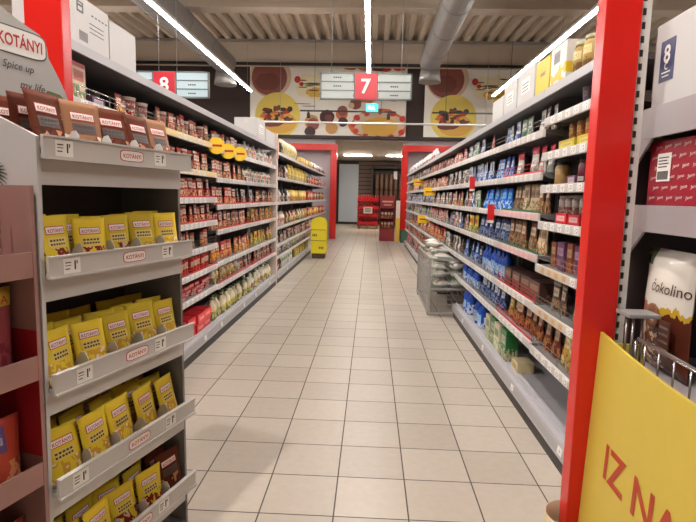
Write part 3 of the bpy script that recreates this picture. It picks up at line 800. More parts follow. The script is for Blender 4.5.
# ---- far run
fr = 16.9
fill('L', 2.03, [(8.16, 9.1, 'black_bottle', .95), (9.2, 11.2, 'beige_bag', 1.05), (11.3, 13.5, 'honey_jar', 1.2), (13.6, fr, ('white_bottle', 'dark_jar'), 1.1)], .02)
fill('L', 1.66, [(8.16, 9.2, ('black_bottle', 'brown_bottle')), (9.2, 9.6, 'white_bottle', 1.2), (9.6, 12.4, 'oil_bottle', 1.15), (12.5, fr, ('dark_jar', 'red_can', 'white_bottle'), 1.35)], .02)
fill('L', 1.27, [(8.16, 8.6, ('red_can', 'brown_bottle'), 1.2), (8.6, 9.8, ('black_bottle', 'white_bottle')), (9.8, 12.6, 'honey_jar', 1.6), (12.7, fr, ('red_can', 'honey_jar', 'dark_jar'), 1.6)], .02)
fill('L', .88, [(8.16, 9.2, ('rose_jar', 'white_bottle'), 1.15), (9.2, 12, ('cream_bottle', 'brown_bottle', 'red_can'), 1.15), (12, fr, ('honey_jar', 'red_can'), 1.5)], .02)
fill('L', .60, [(8.16, 9.3, ('white_bottle', 'black_bottle'), .85), (9.4, 12.5, ('rose_jar', 'dark_jar'), 1.1), (12.5, fr, ('red_can', 'cream_bottle'), 1.0)], .03)
fill('L', .41, [(8.16, 9.0, ('dark_jar', 'white_pouch')), (9.2, 12.5, ('white_bottle', 'green_jar', 'cream_bottle')), (12.6, fr, ('honey_jar', 'red_can'), 1.2)], .03)
fill('L', BASE, [(8.2, 8.9, 'brown_bottle', 1.1), (9.0, 10.3, 'white_tub', 1.15), (10.5, 12.4, 'oil_bottle', 1.1), (12.5, fr, 'cream_carton', 1.0)], .03)

# ---- cart side, first bay beside the red post
fill('R', 1.86, [(2.55, 2.92, 'dark_tumbler')], .02)
fill('R', 1.66, [(2.42, 3.22, 'yellow_tray')], .02)
for y in (2.56, 2.67, 2.78, 2.89, 3.0): put('R', y, 1.66+.0205+.0615, 'brown_can', .06, .95)
fill('R', 1.47, [(2.52, 2.88, 'mug_jar'), (2.89, 3.02, 'purple_low', .9), (3.06, 3.18, 'cork_jar')], .02)
fill('R', 1.255, [(2.42, 3.22, 'red_display_tray')], .01)
for k in range(7): put('R', 2.48+k*.1, 1.255+.0205+.057, 'glass_jar', .06, .95)
fill('R', .995, [(2.42, 2.66, 'choc_brown'), (2.66, 3.22, ('choc_purple', 'choc_purple', 'choc_brown'))], .008)
fill('R', .74, [(2.42, 2.9, 'dark_pouch', 1.2), (2.92, 3.22, 'dark_pouch', 1.0)])
fill('R', .48, [(2.42, 2.95, 'gold_bag', .95), (2.96, 3.22, 'maroon_bag', .95)])
put('R', 2.82, BASE+.0205, 'maroon_bag', .2)
# ---- second to fourth bays
fill('R', 1.805, [(3.27, 3.6, ('white_pouch', 'dark_pouch'), .9), (3.6, 4.0, 'green_pouch'), (4.0, 4.5, 'sky_pouch', 1.1), (4.55, 5.15, 'redwhite_pouch'), (5.2, 6.1, ('sky_pouch', 'white_pouch', 'green_pouch')), (6.1, 7.7, ('redwhite_pouch', 'pink_pouch'), .95), (7.72, 9.9, ('pink_pouch', 'brown_pouch')), (9.95, 15.3, ('white_pouch', 'pink_pouch', 'brown_pouch', 'green_pouch'), 1.25)], .012)
fill('R', 1.549, [(3.27, 4.18, 'magenta_pouch', .92), (4.22, 4.8, 'blue_pouch'), (4.8, 5.9, 'sky_pouch', .95), (5.9, 7.7, ('white_pouch', 'dark_pouch')), (7.72, 9.4, ('pink_pouch', 'cream_pouch')), (9.4, 15.3, ('dark_pouch', 'pink_pouch', 'cream_pouch'), 1.15)], .012)
fill('R', 1.30, [(3.27, 3.5, 'tallbrown', .95), (3.5, 3.85, 'tallcream', .93), (3.85, 4.18, 'tallbrown', .95), (4.2, 5.16, 'bluepack', 1.1), (5.2, 5.8, ('sky_pouch', 'green_pouch'), .8), (5.8, 7.7, ('pink_pouch', 'cream_pouch', 'white_pouch')), (7.72, 9.6, ('pink_pouch', 'white_pouch')), (9.6, 15.3, ('sky_pouch', 'white_pouch', 'dark_pouch'), 1.0)], .012)
fill('R', 1.045, [(3.27, 3.5, 'tallcream', .98), (3.5, 4.18, 'tallbrown', .98), (4.2, 5.3, 'navypack', 1.1), (5.35, 5.9, 'yellow_pouch'), (5.9, 7.7, ('white_pouch', 'rust_pouch', 'navypack')), (7.72, 9.6, ('redwhite_pouch', 'white_pouch'), .85), (9.6, 15.3, ('green_pouch', 'rust_pouch', 'navypack'), .95)], .012)
fill('R', .745, [(3.27, 4.18, 'brown_box', 1.0), (4.16, 5.16, 'blue_bottle', .9), (5.2, 6.2, ('navypack', 'blue_pouch'), 1.1), (6.25, 7.7, ('dark_pouch', 'white_pouch')), (7.72, 9.4, ('red_pouch', 'orange_pouch'), 1.1), (9.4, 15.3, ('rust_pouch', 'white_pouch', 'red_pouch'), 1.3)], .015)
fill('R', .495, [(3.27, 3.95, 'maroon_bag', .9), (3.97, 4.18, 'gold_bag', .8), (4.16, 5.16, 'navypack', 1.1), (5.2, 6.18, 'blue_bottle', .85), (7.72, 9.4, ('orange_pouch', 'cream_pouch'), 1.1), (9.4, 15.3, ('redwhite_pouch', 'rust_pouch'), 1.0)], .015)
fill('R', BASE, [(3.72, 3.94, 'cream_low', 1.0), (3.98, 4.18, 'green_carton', 1.05), (4.22, 4.9, ('cream_carton', 'green_carton'), 1.0), (5.0, 5.15, 'blue_bottle', 1.15), (5.2, 6.1, 'blue_bottle', 1.15), (7.72, 9.4, ('dark_pouch', 'rust_pouch'), 1.2), (9.4, 15.3, ('dark_pouch', 'redwhite_pouch'), 1.2)], .015)
fill('R', 2.018, [(9.2, 11.2, 'white_bottle', 1.1), (11.3, 15.3, ('white_bottle', 'sky_pouch'), 1.1)], .03)
# top shelf cartons
def big_carton(side, y0, y1, z, h, d, m_, label, marks=None, name='carton', cat='box', rz=0.0):
    t = thing(name, label, cat, place(side, (y0+y1)/2, .015+d/2, z), ROT[side]+rz, 'boxes on the top shelves')
    w_ = (y1-y0)/2
    mb = MB(); mb.box((-w_, -d/2, 0), (w_, d/2, h), .004); mb.obj('box_body', m_, t)
    mb = MB(); mb.box((-w_+.004, -.024, h), (w_-.004, .024, h+.0012)); mb.box((-w_-.0012, -.024, h*.7), (-w_, .024, h)); mb.obj('tape', mat('box_tape', (196, 190, 182), .3), t)
    if marks: marks(t, w_, d, h)
    return t
def marks_a(t, w_, d, h):
    mb = MB(); y = -d/2
    mb.box((-w_+.04, y-.001, h*.66), (-w_+.10, y-.0002, h*.70)); mb.box((-w_+.04, y-.001, h*.78), (-w_+.10, y-.0002, h*.82)); mb.box((-w_+.04, y-.001, h*.66), (-w_+.05, y-.0002, h*.86))
    mb.box((-w_+.09, y-.001, h*.66), (-w_+.10, y-.0002, h*.86)); mb.box((-w_+.04, y-.001, h*.85), (-w_+.10, y-.0002, h*.88))
    for j in range(5): mb.box((.0+j*.035, y-.001, h*.72), (.02+j*.035, y-.0002, h*.75))
    for j in range(3): mb.box((-.02, y-.001, h*(.36+j*.09)), (.12, y-.0002, h*(.38+j*.09)))
    for j in range(9): mb.box((-.12+j*.009, y-.001, h*.1), (-.12+j*.009+.004, y-.0002, h*.3))
    mb.obj('printing', mat('carton_print', (96, 92, 94), .6), t)
def marks_b(t, w_, d, h):
    mb = MB(); y = -d/2
    mb.box((-w_*.5, y-.001, h*.3), (w_*.5, y-.0002, h*.72)); mb.mi = 1
    mb.text('NS', .05, 0, h*.5, y=y-.0012) if False else [mb.box((-w_*.4, y-.0016, h*(.36+j*.1)), (w_*.35, y-.0011, h*(.39+j*.1))) for j in range(3)]
    mb.obj('carton_label', [PAPER, mat('carton_print', (96, 92, 94), .6)], t)
big_carton('L', 2.60, 2.955, 2.121, .235, .30, CARD_WHITE, 'white carton with grey print standing on the pouch side top shelf', marks_a)
big_carton('L', 2.965, 3.29, 2.121, .215, .30, CARD_WHITE, 'plain white carton beside the printed carton on pouch side top', None)
big_carton('L', 6.78, 7.25, 2.121, .25, .30, CARD_WHITE, 'white carton second from the slim white pillar, top shelf', marks_b)
big_carton('L', 7.32, 7.95, 2.121, .18, .30, CARD_WHITE, 'low white carton touching the slim white pillar, top shelf', None)
big_carton('R', 4.36, 4.73, 2.061, .17, .30, CARD_WHITE, 'low plain white carton farthest in row on cart side top', None)
big_carton('R', 3.98, 4.34, 2.061, .21, .30, CARD_WHITE, 'white carton with paper label in middle of cart side top row', marks_b)
big_carton('R', 3.56, 3.95, 2.061, .23, .30, CARD_WHITE, 'tall white carton next to the yellow box on cart side top', marks_b)
YB = pack('yellow_box', (226, 196, 36), (120, 90, 20), None, lz=(.5, .62), lx=(.35, .7))
big_carton('R', 3.27, 3.53, 2.061, .20, .26, YB, 'bright yellow box beside the tall white carton, top shelf', None)
WY = pack('white_yellow_box', (216, 212, 204), (60, 56, 60), [(216, 186, 40)], lz=(.55, .85), lx=(.2, .6), pz=.45)
big_carton('R', 3.0, 3.25, 2.061, .21, .26, WY, 'white and yellow box between yellow box and jars, top shelf', None)
put('R', 2.93, 2.0605, 'amber_jar', .03); put('R', 2.80, 2.0605, 'amber_jar', .03)
put('R', 2.66, 2.0605, 'black_jar', .03); put('R', 2.5, 2.0605, 'black_jar', .03)

# hanging promotion tags
TAGY = mat('tag_yellow', (236, 196, 40), .4); TAGR = mat('tag_red', (206, 30, 36), .4)
def wobbler(y, z, label, side='L'):
    t = thing('price_wobbler', label, 'price tag', place(side, y, -.035, z), 0.25 if side == 'L' else -.25, 'yellow promotion tags')
    mb = MB(); mb.lathe([(.075, -.0015), (.075, .0015)], 18, axis='y'); mb.mi = 1
    mb.box((-.05, -.0026, -.008), (.05, -.0016, .012))
    mb.obj('round_card', [TAGY, RED_INK], t)
    mb = MB(); mb.box((-.022, .0018, -.02), (.022, .004, .10)); mb.obj('clip', GREY_METAL, t)
wobbler(4.80, 1.83, 'round yellow promotion tag, first of three on the pouch side')
wobbler(5.20, 1.815, 'round yellow promotion tag, middle of three on the pouch side')
wobbler(5.66, 1.825, 'round yellow promotion tag, farthest of three on the pouch side')
def flag(y, z, label, col, w_, h):
    t = thing('promotion_flag', label, 'price tag', place('R', y, -.03, z), 0, 'promotion flags on the cart side')
    mb = MB(); mb.box((-w_/2, -.0015, -h*.35), (w_/2, .0015, h/2)); mb.obj('card', col, t)
    mb = MB(); mb.box((-w_/2, -.0025, -h/2), (w_/2, -.0005, -h*.351)) if col is TAGR else mb.box((-w_*.35, -.0028, -h*.02), (w_*.35, -.0016, h*.12))
    mb.obj('price_slip', PAPER if col is TAGR else RED_INK, t)
    mb = MB(); mb.box((.0, .0018, h*.3), (.028, .004, h*.5)); mb.obj('clip', GREY_METAL, t)
flag(4.39, 1.285, 'red promotion flag below the third shelf on the cart side', TAGR, .055, .15)
flag(5.26, 1.55, 'red promotion flag below the second shelf on the cart side', TAGR, .05, .14)
flag(9.0, 1.50, 'bright yellow promotion flag, second shelf on the cart side', TAGY, .20, .16)
flag(11.2, 1.72, 'bright yellow promotion flag, uppermost on the cart side', TAGY, .20, .16)
flag(9.9, 1.00, 'bright yellow promotion flag, lowest on the cart side', TAGY, .20, .18)

# ---------------------------------------------------------------- spice stand (front left)
SA = math.atan2(.965, .263)
SP = Vector((-.868, 1.378, 0)); SU = Vector((.263, .965, 0)).normalized(); SV = Vector((-SU.y, SU.x, 0))
def sw(x, y, z): return SP + SU*x + SV*y + Vector((0, 0, z))
t = thing('spice_stand', 'grey spice display stand full of yellow sachets before the red frame', 'display stand', SP, SA)
SL, SD = .645, .33
LIPS = [1.513, 1.188, .858, .548, .238]
mb = MB(); mb.box((0, SD-.015, .03), (SL, SD, 1.62)); mb.obj('back_panel', mat('stand_back_dark', (74, 68, 66), .6), t)
MB().prism_y([(.035, .0), (SD, .0), (SD, 1.66), (.157, 1.60), (.012, 1.54), (.012, 1.40)], -.013, -.001).obj('side_panel', STAND_WHITE, t)
MB().prism_y([(.035, .0), (SD, .0), (SD, 1.53), (.05, 1.50)], SL+.001, SL+.013).obj('side_panel', STAND_GREY, t)
MB().box((0, .04, 0), (SL, SD-.016, .05)).obj('base', STAND_GREY, t)
for i, z in enumerate(LIPS):
    s_ = MB(); s_.box((0.001, .006, z-.03), (SL-.001, SD-.016, z-.018)); s_.box((.002, .035, z-.10), (SL-.002, .05, z-.031))
    sh = s_.obj('shelf', STAND_WHITE, t)
    l_ = MB(); l_.box((-.006, -.006, z-.032), (SL+.012, .005, z+.032), .002); l_.box((-.006, -.012, z-.032), (SL+.012, -.0055, z-.026)); l_.box((-.006, -.012, z+.027), (SL+.012, -.0055, z+.032))
    l_.obj('price_rail', STAND_LIP, sh)
    for x in (.13, .255, .38, .505):
        d_ = MB(); d_.prism_y([(.008, z-.0175), (.07, z-.0175), (.06, z+.02), (.035, z+.055), (.02, z+.058), (.008, z+.04)], x-.0012, x+.0012); d_.obj('divider', mat('divider_plastic', (206, 204, 200), .25), sh)
    # tickets and brand badge on the rail
    for x in ((.06, .47) if i in (0,) else (.07, .50) if i % 2 else (.10, .45)):
        p_ = MB(); p_.box((x-.03, -.0075, z-.022), (x+.03, -.0062, z+.022)); p_.mi = 1
        p_.box((x-.024, -.0085, z+.008), (x-.004, -.0076, z+.011)); p_.box((x+.008, -.0085, z-.012), (x+.0125, -.0076, z+.014)); p_.box((x-.024, -.0085, z-.01), (x-.008, -.0076, z-.007)); p_.box((x-.024, -.0085, z), (x-.004, -.0076, z+.002)); p_.box((x+.016, -.0085, z+.004), (x+.019, -.0076, z+.014))
        p_.obj('price_tag', [PAPER, INK], sh)
    x = .33
    p_ = MB()
    def badge(p_, cx, cz, w_, h_, y):
        def rr(a, b_, yy):
            co = [(cx, yy, cz)]; n = 24
            for k in range(n):
                an = 2*PI*k/n; c_, s2 = math.cos(an), math.sin(an)
                co.append((cx + a*(abs(c_)**.45)*(1 if c_ >= 0 else -1), yy, cz + b_*(abs(s2)**.45)*(1 if s2 >= 0 else -1)))
            p_.faces(co, [(0, k+1, (k+1) % n+1) for k in range(n)])
        p_.mi = 0; rr(w_, h_, y-.0004); p_.mi = 1; rr(w_*.94, h_*.86, y-.0008); p_.mi = 0
        p_.text('KOTÁNYI', h_*.95, cx, cz+h_*.06, y=y, depth=.0014, width=w_*1.5)
    badge(p_, x, z, .055, .018, -.0062); p_.keep = True
    p_.obj('brand_badge', [RED_INK, PAPER], sh)
# header board with the brand
HB = mat('header_grey', (172, 168, 164), .5)
hd = MB(); hd.prism([(-.06, 1.62), (.376, 1.62), (.40, 1.66), (.376, 1.73), (.345, 1.78), (.31, 1.83), (.305, 1.865), (.28, 1.895), (.212, 1.915), (.16, 1.935), (.08, 1.99), (-.02, 2.04), (-.06, 2.05)], .30, .312)
hd = hd.obj('header_board', HB, t)
p_ = MB(); yy = .2995
def outline(p_, cx, cz, a, b_, y, sl):
    n = 28; co = [(cx, y, cz)]
    for k in range(n):
        an = 2*PI*k/n; c_, s2 = math.cos(an), math.sin(an); xx = a*(abs(c_)**.4)*(1 if c_ >= 0 else -1); zz = b_*(abs(s2)**.4)*(1 if s2 >= 0 else -1)
        co.append((cx+xx, y, cz+zz+sl*xx))
    p_.faces(co, [(0, k+1, (k+1) % n+1) for k in range(n)])
p_.mi = 0; outline(p_, .195, 1.852, .108, .042, yy-.0004, 0); p_.mi = 1; outline(p_, .195, 1.852, .104, .038, yy-.0008, 0)
p_.mi = 2; p_.text('KOTÁNYI', .046, .208, 1.857, y=yy, depth=.0014, width=.155)
p_.mi = 0; p_.text('1881', .008, .165, 1.824, y=yy, depth=.0014) if False else None
p_.keep = True
p_.obj('brand_sign', [mat('sign_dark_green', (60, 74, 66), .5), PAPER, RED_INK], hd)
p_ = MB(); p_.text('Spice up', .030, .197, 1.775, y=yy, depth=.0012, shear=.25); p_.text('my life', .032, .245, 1.722, y=yy, depth=.0012, shear=.25); p_.keep = True
p_.obj('slogan', INK, hd)
p_ = MB(); p_.keep = True
p_.faces([(.25, yy-.001, 1.66), (.30, yy-.001, 1.725), (.35, yy-.001, 1.72), (.385, yy-.001, 1.69), (.34, yy-.001, 1.68), (.30, yy-.001, 1.665)], [(0, 1, 2, 3, 4, 5)])
p_.obj('printed_leaf', mat('leaf_green', (84, 104, 62), .6), hd)
# printed rosemary sprig on the side panel
p_ = MB()
for k in range(9):
    a = -.9 + k*.26; y0_, z0_ = .20, 1.47 - .005*k
    tip = (y0_ - .085*math.cos(a*.8), z0_ + .07*math.sin(a)-.02)
    p_.prism_y([(y0_+.03, z0_-.002), (y0_+.03, z0_+.003), ((y0_+tip[0])/2, (z0_+tip[1])/2+.007), tip, ((y0_+tip[0])/2, (z0_+tip[1])/2-.003)], -.0142, -.0132)
p_.obj('printed_rosemary', mat('rosemary_green', (50, 62, 50), .6), t)

def spice(key, base, picc, w_, h, d, plate):
    m_ = pack(key, base, None, picc, pz=.40, rough=.6); m_.node_tree.nodes['Principled BSDF'].inputs['Specular IOR Level'].default_value = .1
    body = pouch(w_, h, d, 8, 8, m_, 'spice_sachet')
    f = pouch_y(w_, h, d)
    def lay(x, z): return f(x, z) - .0012
    p_ = MB(); p_.keep = True
    def grid(x0, x1, z0, z1, off, nx=6, nz=3):
        co = [(x0+(x1-x0)*i/nx, lay(x0+(x1-x0)*i/nx, z0+(z1-z0)*j/nz)-off, z0+(z1-z0)*j/nz) for j in range(nz+1) for i in range(nx+1)]
        p_.faces(co, [(j*(nx+1)+i, j*(nx+1)+i+1, (j+1)*(nx+1)+i+1, (j+1)*(nx+1)+i) for j in range(nz) for i in range(nx)])
    p_.mi = 0; grid(-w_*.31, w_*.31, h*.655, h*.805, .0); p_.mi = 1; grid(-w_*.29, w_*.29, h*.67, h*.79, .0004)
    p_.mi = 0; p_.text('KOTÁNYI', h*.085, 0, h*.73, surf=lay, depth=.0011, width=w_*.50)
    bm_ = p_.mesh('brand_badge', [RED_INK, PAPER])
    p_ = MB(); p_.keep = True; p_.mi = 0; grid(-w_*.29, w_*.31, h*.43, h*.60, .0); p_.mi = 1
    for r, n in ((.545, 5), (.475, 6)):
        for j in range(n):
            x0 = -w_*.24+j*w_*.5/n; grid(x0, x0+w_*.36/n, h*(r-.02), h*(r+.018), .0005, 1, 1)
    pm = p_.mesh('name_plate', [plate, INK])
    KIND[key] = dict(mesh=body, parts=(('brand_badge', bm_), ('name_plate', pm)), w=w_, h=h, d=d)
PLATE = mat('plate_yellow', (214, 188, 96), .4); PLATE_B = mat('plate_dark', (70, 44, 34), .4)
spice('sp_berry', (216, 188, 56), [(120, 40, 36), (206, 180, 150)], .120, .150, .028, PLATE)
spice('sp_bean', (218, 190, 56), [(196, 150, 60), (226, 206, 170)], .120, .155, .028, PLATE)
spice('sp_brown', (92, 44, 27), [(70, 36, 26), (190, 130, 90)], .125, .155, .028, PLATE_B)
spice('sp_cream', (150, 106, 78), [(120, 60, 40), (226, 210, 190)], .120, .150, .026, PLATE_B)
def spice_put(key, x, y, z, label, group, lean=-.10, rz=0.0, nm_='spice_sachet', sc=1.0):
    kd = KIND[key]
    o = bpy.data.objects.new(nm_, kd['mesh']); COL.objects.link(o)
    o.location = sw(x, y, z); o.rotation_euler = Matrix.Rotation(SA+rz, 4, 'Z').to_3x3().to_4x4().to_euler() if not lean else (Matrix.Rotation(SA+rz, 4, 'Z') @ Matrix.Rotation(lean, 4, 'X')).to_euler()
    o.scale = (sc, sc, sc)
    tag(o, label, 'spice sachet', group)
    for pn, pm in kd['parts']:
        q_ = bpy.data.objects.new(pn, pm); COL.objects.link(q_); q_.parent = o
SHN = ['top', 'second', 'third', 'fourth', 'lowest']
ROWN = ['front', 'middle', 'rear']
RS = random.Random(11)
for i, z in enumerate(LIPS):
    rows = [3, 2, 3, 3, 3][i]
    for r in range(rows):
        for c in range(5):
            x = .068 + c*.1245; key = ('sp_berry', 'sp_berry', 'sp_berry', 'sp_bean', 'sp_bean')[c] if i == 1 else ('sp_bean' if i < 4 else 'sp_berry')
            if i == 0: key = ('sp_brown', 'sp_cream', 'sp_brown', 'sp_brown', 'sp_cream')[c]
            if i == 4 and c == 4: key = 'sp_brown'
            col = {'sp_berry': 'yellow', 'sp_bean': 'yellow', 'sp_brown': 'dark brown', 'sp_cream': 'pale brown'}[key]
            y = .042 + r*.075 + RS.uniform(-.006, .006)
            spice_put(key, x, y, z-.0175+.0015, '%s spice sachet, %s from near end, %s row, %s shelf of spice stand' % (col, ORD[c+1], ROWN[r], SHN[i]), 'sachets on the spice stand',
                      lean=-RS.uniform(.06, .26), rz=RS.uniform(-.2, .2), sc=RS.uniform(.96, 1.07) * (1.1 if i == 0 else 1.0))

# cardboard stand of brown bags at the picture's edge
t = thing('cardboard_stand', 'printed brown and red cardboard stand with snack bags beside spice stand', 'display stand', sw(-.02, .02, 0), SA)
MB().box((-.012, .0, .0), (0, .30, 1.41)).obj('side_panel', CARD_BROWN, t)
MB().box((-.42, .0, .0), (-.408, .30, 1.41)).obj('side_panel', CARD_BROWN, t)
mb = MB(); mb.box((-.407, .285, 0), (-.013, .299, 1.41)); mb.obj('back_panel', RED_CARD, t)
mb = MB(); mb.box((-.0133, .0, .66), (-.0122, .284, 1.02)); mb.obj('red_lining', RED_CARD, t)
for z in (1.20, .915, .61, .30):
    mb = MB(); mb.box((-.407, .006, z-.035), (-.0135, .284, z-.027)); sh = mb.obj('shelf', CARD_BROWN, t)
    mb = MB(); mb.box((-.407, .0, z-.034), (-.0135, .0058, z+.034)); mb.obj('front_lip', CARD_BROWN, sh)
def card_bag(key, x, y, z, label):
    kd = KIND[key]
    o = bpy.data.objects.new(kd['name'], kd['mesh']); COL.objects.link(o); o.location = sw(x, y, z); o.rotation_euler = (0, 0, SA)
    tag(o, label, 'bag', 'bags on the cardboard stand')
    if key == 'rosy_bag':
        p_ = MB(); p_.keep = True; p_.text('DA', .022, .035, .217, surf=pouch_y(.135, .25, .06), depth=.0015, width=.045)
        p_.obj('lettering', RED_INK, o)
kpouch('rosy_bag', 'rose bag', .135, .25, .06, (150, 70, 76), None, [(120, 40, 50), (196, 150, 150)], cat='bag', name='snack_bag', cap=(206, 176, 70), cz=.80)
kpouch('redblue_bag', 'red bag', .125, .20, .07, (176, 66, 50), (46, 70, 140), [(196, 130, 90), (140, 40, 36)], cat='bag', name='snack_bag', lz=(.55, .9), lx=(.15, .6), ink=(180, 196, 220))
kpouch('tan_bag', 'tan bag', .13, .2, .06, (150, 106, 90), (120, 60, 60), [(120, 80, 70), (170, 130, 110)], cat='bag', name='snack_bag')
for k in range(2):
    card_bag('tan_bag', -.125-k*.14, .09, 1.1752, ('tan bag on top shelf of the cardboard stand beside spice stand', 'second tan bag from the spice stand, top of cardboard stand')[k])
    card_bag('rosy_bag', -.115-k*.14, .09, .8902, ('rose bag with yellow top band on cardboard stand, next to spice stand', 'rose bag with yellow top band, second from the spice stand')[k])
    card_bag('redblue_bag', -.105-k*.14, .09, .5852, ('red bag with blue label on cardboard stand, next to spice stand', 'red bag with blue label, second from the spice stand')[k])
    card_bag('redblue_bag', -.105-k*.14, .09, .2752, ('red bag on lowest cardboard stand shelf next to spice stand', 'red bag on lowest cardboard shelf, second from spice stand')[k])

# ---------------------------------------------------------------- promotion corner (front right)
t = thing('promotion_bin', 'yellow cardboard promotion bin with red letters beside the red post', 'bin', (.918, 2.095, 0), -PI/2)
def ytop(x): return .885 - .03*x/.7 - .035*math.sin(PI*min(1, max(0, x/1.0)))*.4
N = 14; L = 1.15
mb = MB(); co = []; fs = []
def bulge(x, z=.44): return -.018*math.sin(PI*min(1, x/L)) + .03*(z-.44)/.88
for k in range(N+1):
    x = L*k/N
    for (dy, z) in ((0, 0), (0, ytop(x)), (.012, ytop(x)), (.012, 0)): co.append((x, bulge(x, z)+dy, z))
for k in range(N):
    a = 4*k
    for j in range(4): fs.append((a+j, a+(j+1) % 4, a+4+(j+1) % 4, a+4+j))
fs += [(0, 1, 2, 3), (4*N+3, 4*N+2, 4*N+1, 4*N)]
mb.faces(co, fs); front = mb.obj('front_panel', YELLOW_CARD, t)
mb = MB(); mb.keep = True
mb.text('IZ NA', .135, .43, .435, surf=bulge, depth=.0015, width=.50)
mb.obj('lettering', mat('brick_red_print', (176, 62, 32), .5), front)
mb = MB(); mb.box((0, .03, 0), (.012, .19, .84)); mb.obj('side_panel', YELLOW_CARD, t)
mb = MB(); mb.box((.013, .04, .70), (L, .19, .715)); mb.obj('bin_floor', KICK, t)
wm = MB()
wm.tube([(.13, .09, .78), (.13, .09, .89), (.15, .09, .90), (L, .09, .885)], .008, 8)
for k in range(11): wm.tube([(.20+k*.092, .09, .716), (.20+k*.092, .09, .892)], .0035, 6)
wm.tube([(.05, .09, .716), (.05, .09, .97)], .006, 6); wm.tube([(.10, .09, .716), (.10, .09, .97)], .006, 6); wm.tube([(.05, .15, .716), (.05, .15, .97)], .006, 6)
wm.tube([(.11, .09, .74), (L, .09, .74)], .0035, 6); wm.obj('wire_basket', CHROME, t)
mb = MB(); mb.box((.015, .06, .9701), (.125, .18, .985), .004); mb.obj('metal_bracket', GREY_METAL, t)
# near shelf unit at the picture's edge
t = thing('shelf_unit', 'grey shelf unit holding white box and red cartons beside red post', 'shelf unit', (1.13, 2.36, 0), -PI/2)
L = 1.2
UG = mat('unit_grey', (158, 150, 152), .4)
MB().box((0, .44, .1), (L, .47, 2.0)).obj('back_panel', BLACK, t)
MB().box((-.012, .0, 0), (0, .47, 1.62)).obj('side_panel', mat('unit_dark_side', (64, 60, 62), .5), t)
MB().box((0, .05, 0), (L, .44, .10)).obj('base', KICK, t)
for z0, z1, dd in ((1.66, 1.782, 0), (1.285, 1.392, 1)):
    mb = MB(); mb.box((0.0005, .0, z1-.02), (L, .439, z1)); sh = mb.obj('shelf', UG, t)
    mb = MB(); mb.box((0.0005, -.014, z0), (L, -.0005, z1)); mb.prism([(.0005, z0-.001), (.16, z0-.001), (.05, z0-.10), (.0005, z0-.2 if not dd else z0-.16)], -.013, -.003); mb.obj('front_lip', UG, sh)
MB().box((.0005, 0, .70), (L, .439, .715)).obj('shelf', UG, t)
t = thing('slotted_upright', 'white slotted upright strip standing against the red post', 'upright', (1.014, 2.125, 0))
mb = MB(); mb.box((-.018, -.012, 0), (.018, .012, 2.4)); mb.mi = 1
for k in range(46): mb.box((-.014, -.0135, .15+k*.05), (-.002, -.0122, .175+k*.05))
mb.obj('strip', [WHITE_METAL, BLACK], t)
def near_box(y0, y1, z, h, d, m_, label, cat='box', name='carton', x=1.155):
    return thing(name, label, cat, (x+d/2, (y0+y1)/2, z), -PI/2)
t = near_box(1.84, 2.305, 1.7825, .335, .32, None, 'big white box with dark blue label on the grey shelf unit')
mb = MB(); mb.box((-.23, -.16, 0), (.23, .16, .335), .004); mb.obj('box_body', CARD_WHITE, t)
mb = MB(); mb.keep = True; mb.mi = 0; mb.box((-.185, -.162, .10), (-.085, -.1605, .26)); mb.mi = 1
mb.text('8', .07, -.135, .205, y=-.1625); mb.box((-.165, -.1635, .132), (-.105, -.1625, .137)); mb.box((-.16, -.1635, .118), (-.115, -.1625, .122)); mb.text('c', .03, -.135, .158, y=-.163)
mb.obj('blue_label', [mat('label_navy', (36, 34, 84), .4), PAPER], t)
mb = MB(); mb.prism_y([(-.1602, .05), (-.1602, .30), (-.05, .32), (.02, .25), (-.03, .12)], -.2325, -.2308); mb.obj('torn_flap', mat('torn_card', (176, 160, 150), .7), t)
JRED = mat('carton_crimson', (150, 14, 40), .4)
for n_, (y0, y1, lab) in enumerate(((1.80, 2.27, 'red carton with white words and barcode slip on grey shelf unit'), (1.32, 1.79, 'red carton with white words next to the barcoded red carton'))):
    t = near_box(y0, y1, 1.3925, .255, .30, None, lab)
    wd = (y1-y0)/2
    mb = MB(); mb.box((-wd, -.15, 0), (wd, .15, .255), .003); mb.obj('box_body', JRED, t)
    mb = MB(); mb.keep = True
    for r in range(6):
        for c in range(7):
            xx = -wd+.045+c*.064+(.02 if r % 2 else -.005)
            if xx > wd-.03: continue
            mb.text('Jano', .016, xx, .03+r*.04, y=-.1505, width=.042, slope=.12)
    mb.obj('white_lettering', PAPER, t)
    if n_ == 0:
        mb = MB(); mb.keep = True; mb.box((-.17, -.153, .095), (-.075, -.1516, .205)); mb.mi = 1
        for j in range(12): mb.box((-.163+j*.0065, -.1542, .102), (-.160+j*.0065, -.1532, .135))
        for j in range(4): mb.box((-.16, -.1542, .15+j*.012), (-.10 + .01*(j % 2), -.1532, .154+j*.012))
        mb.obj('barcode_slip', [PAPER, INK], t)
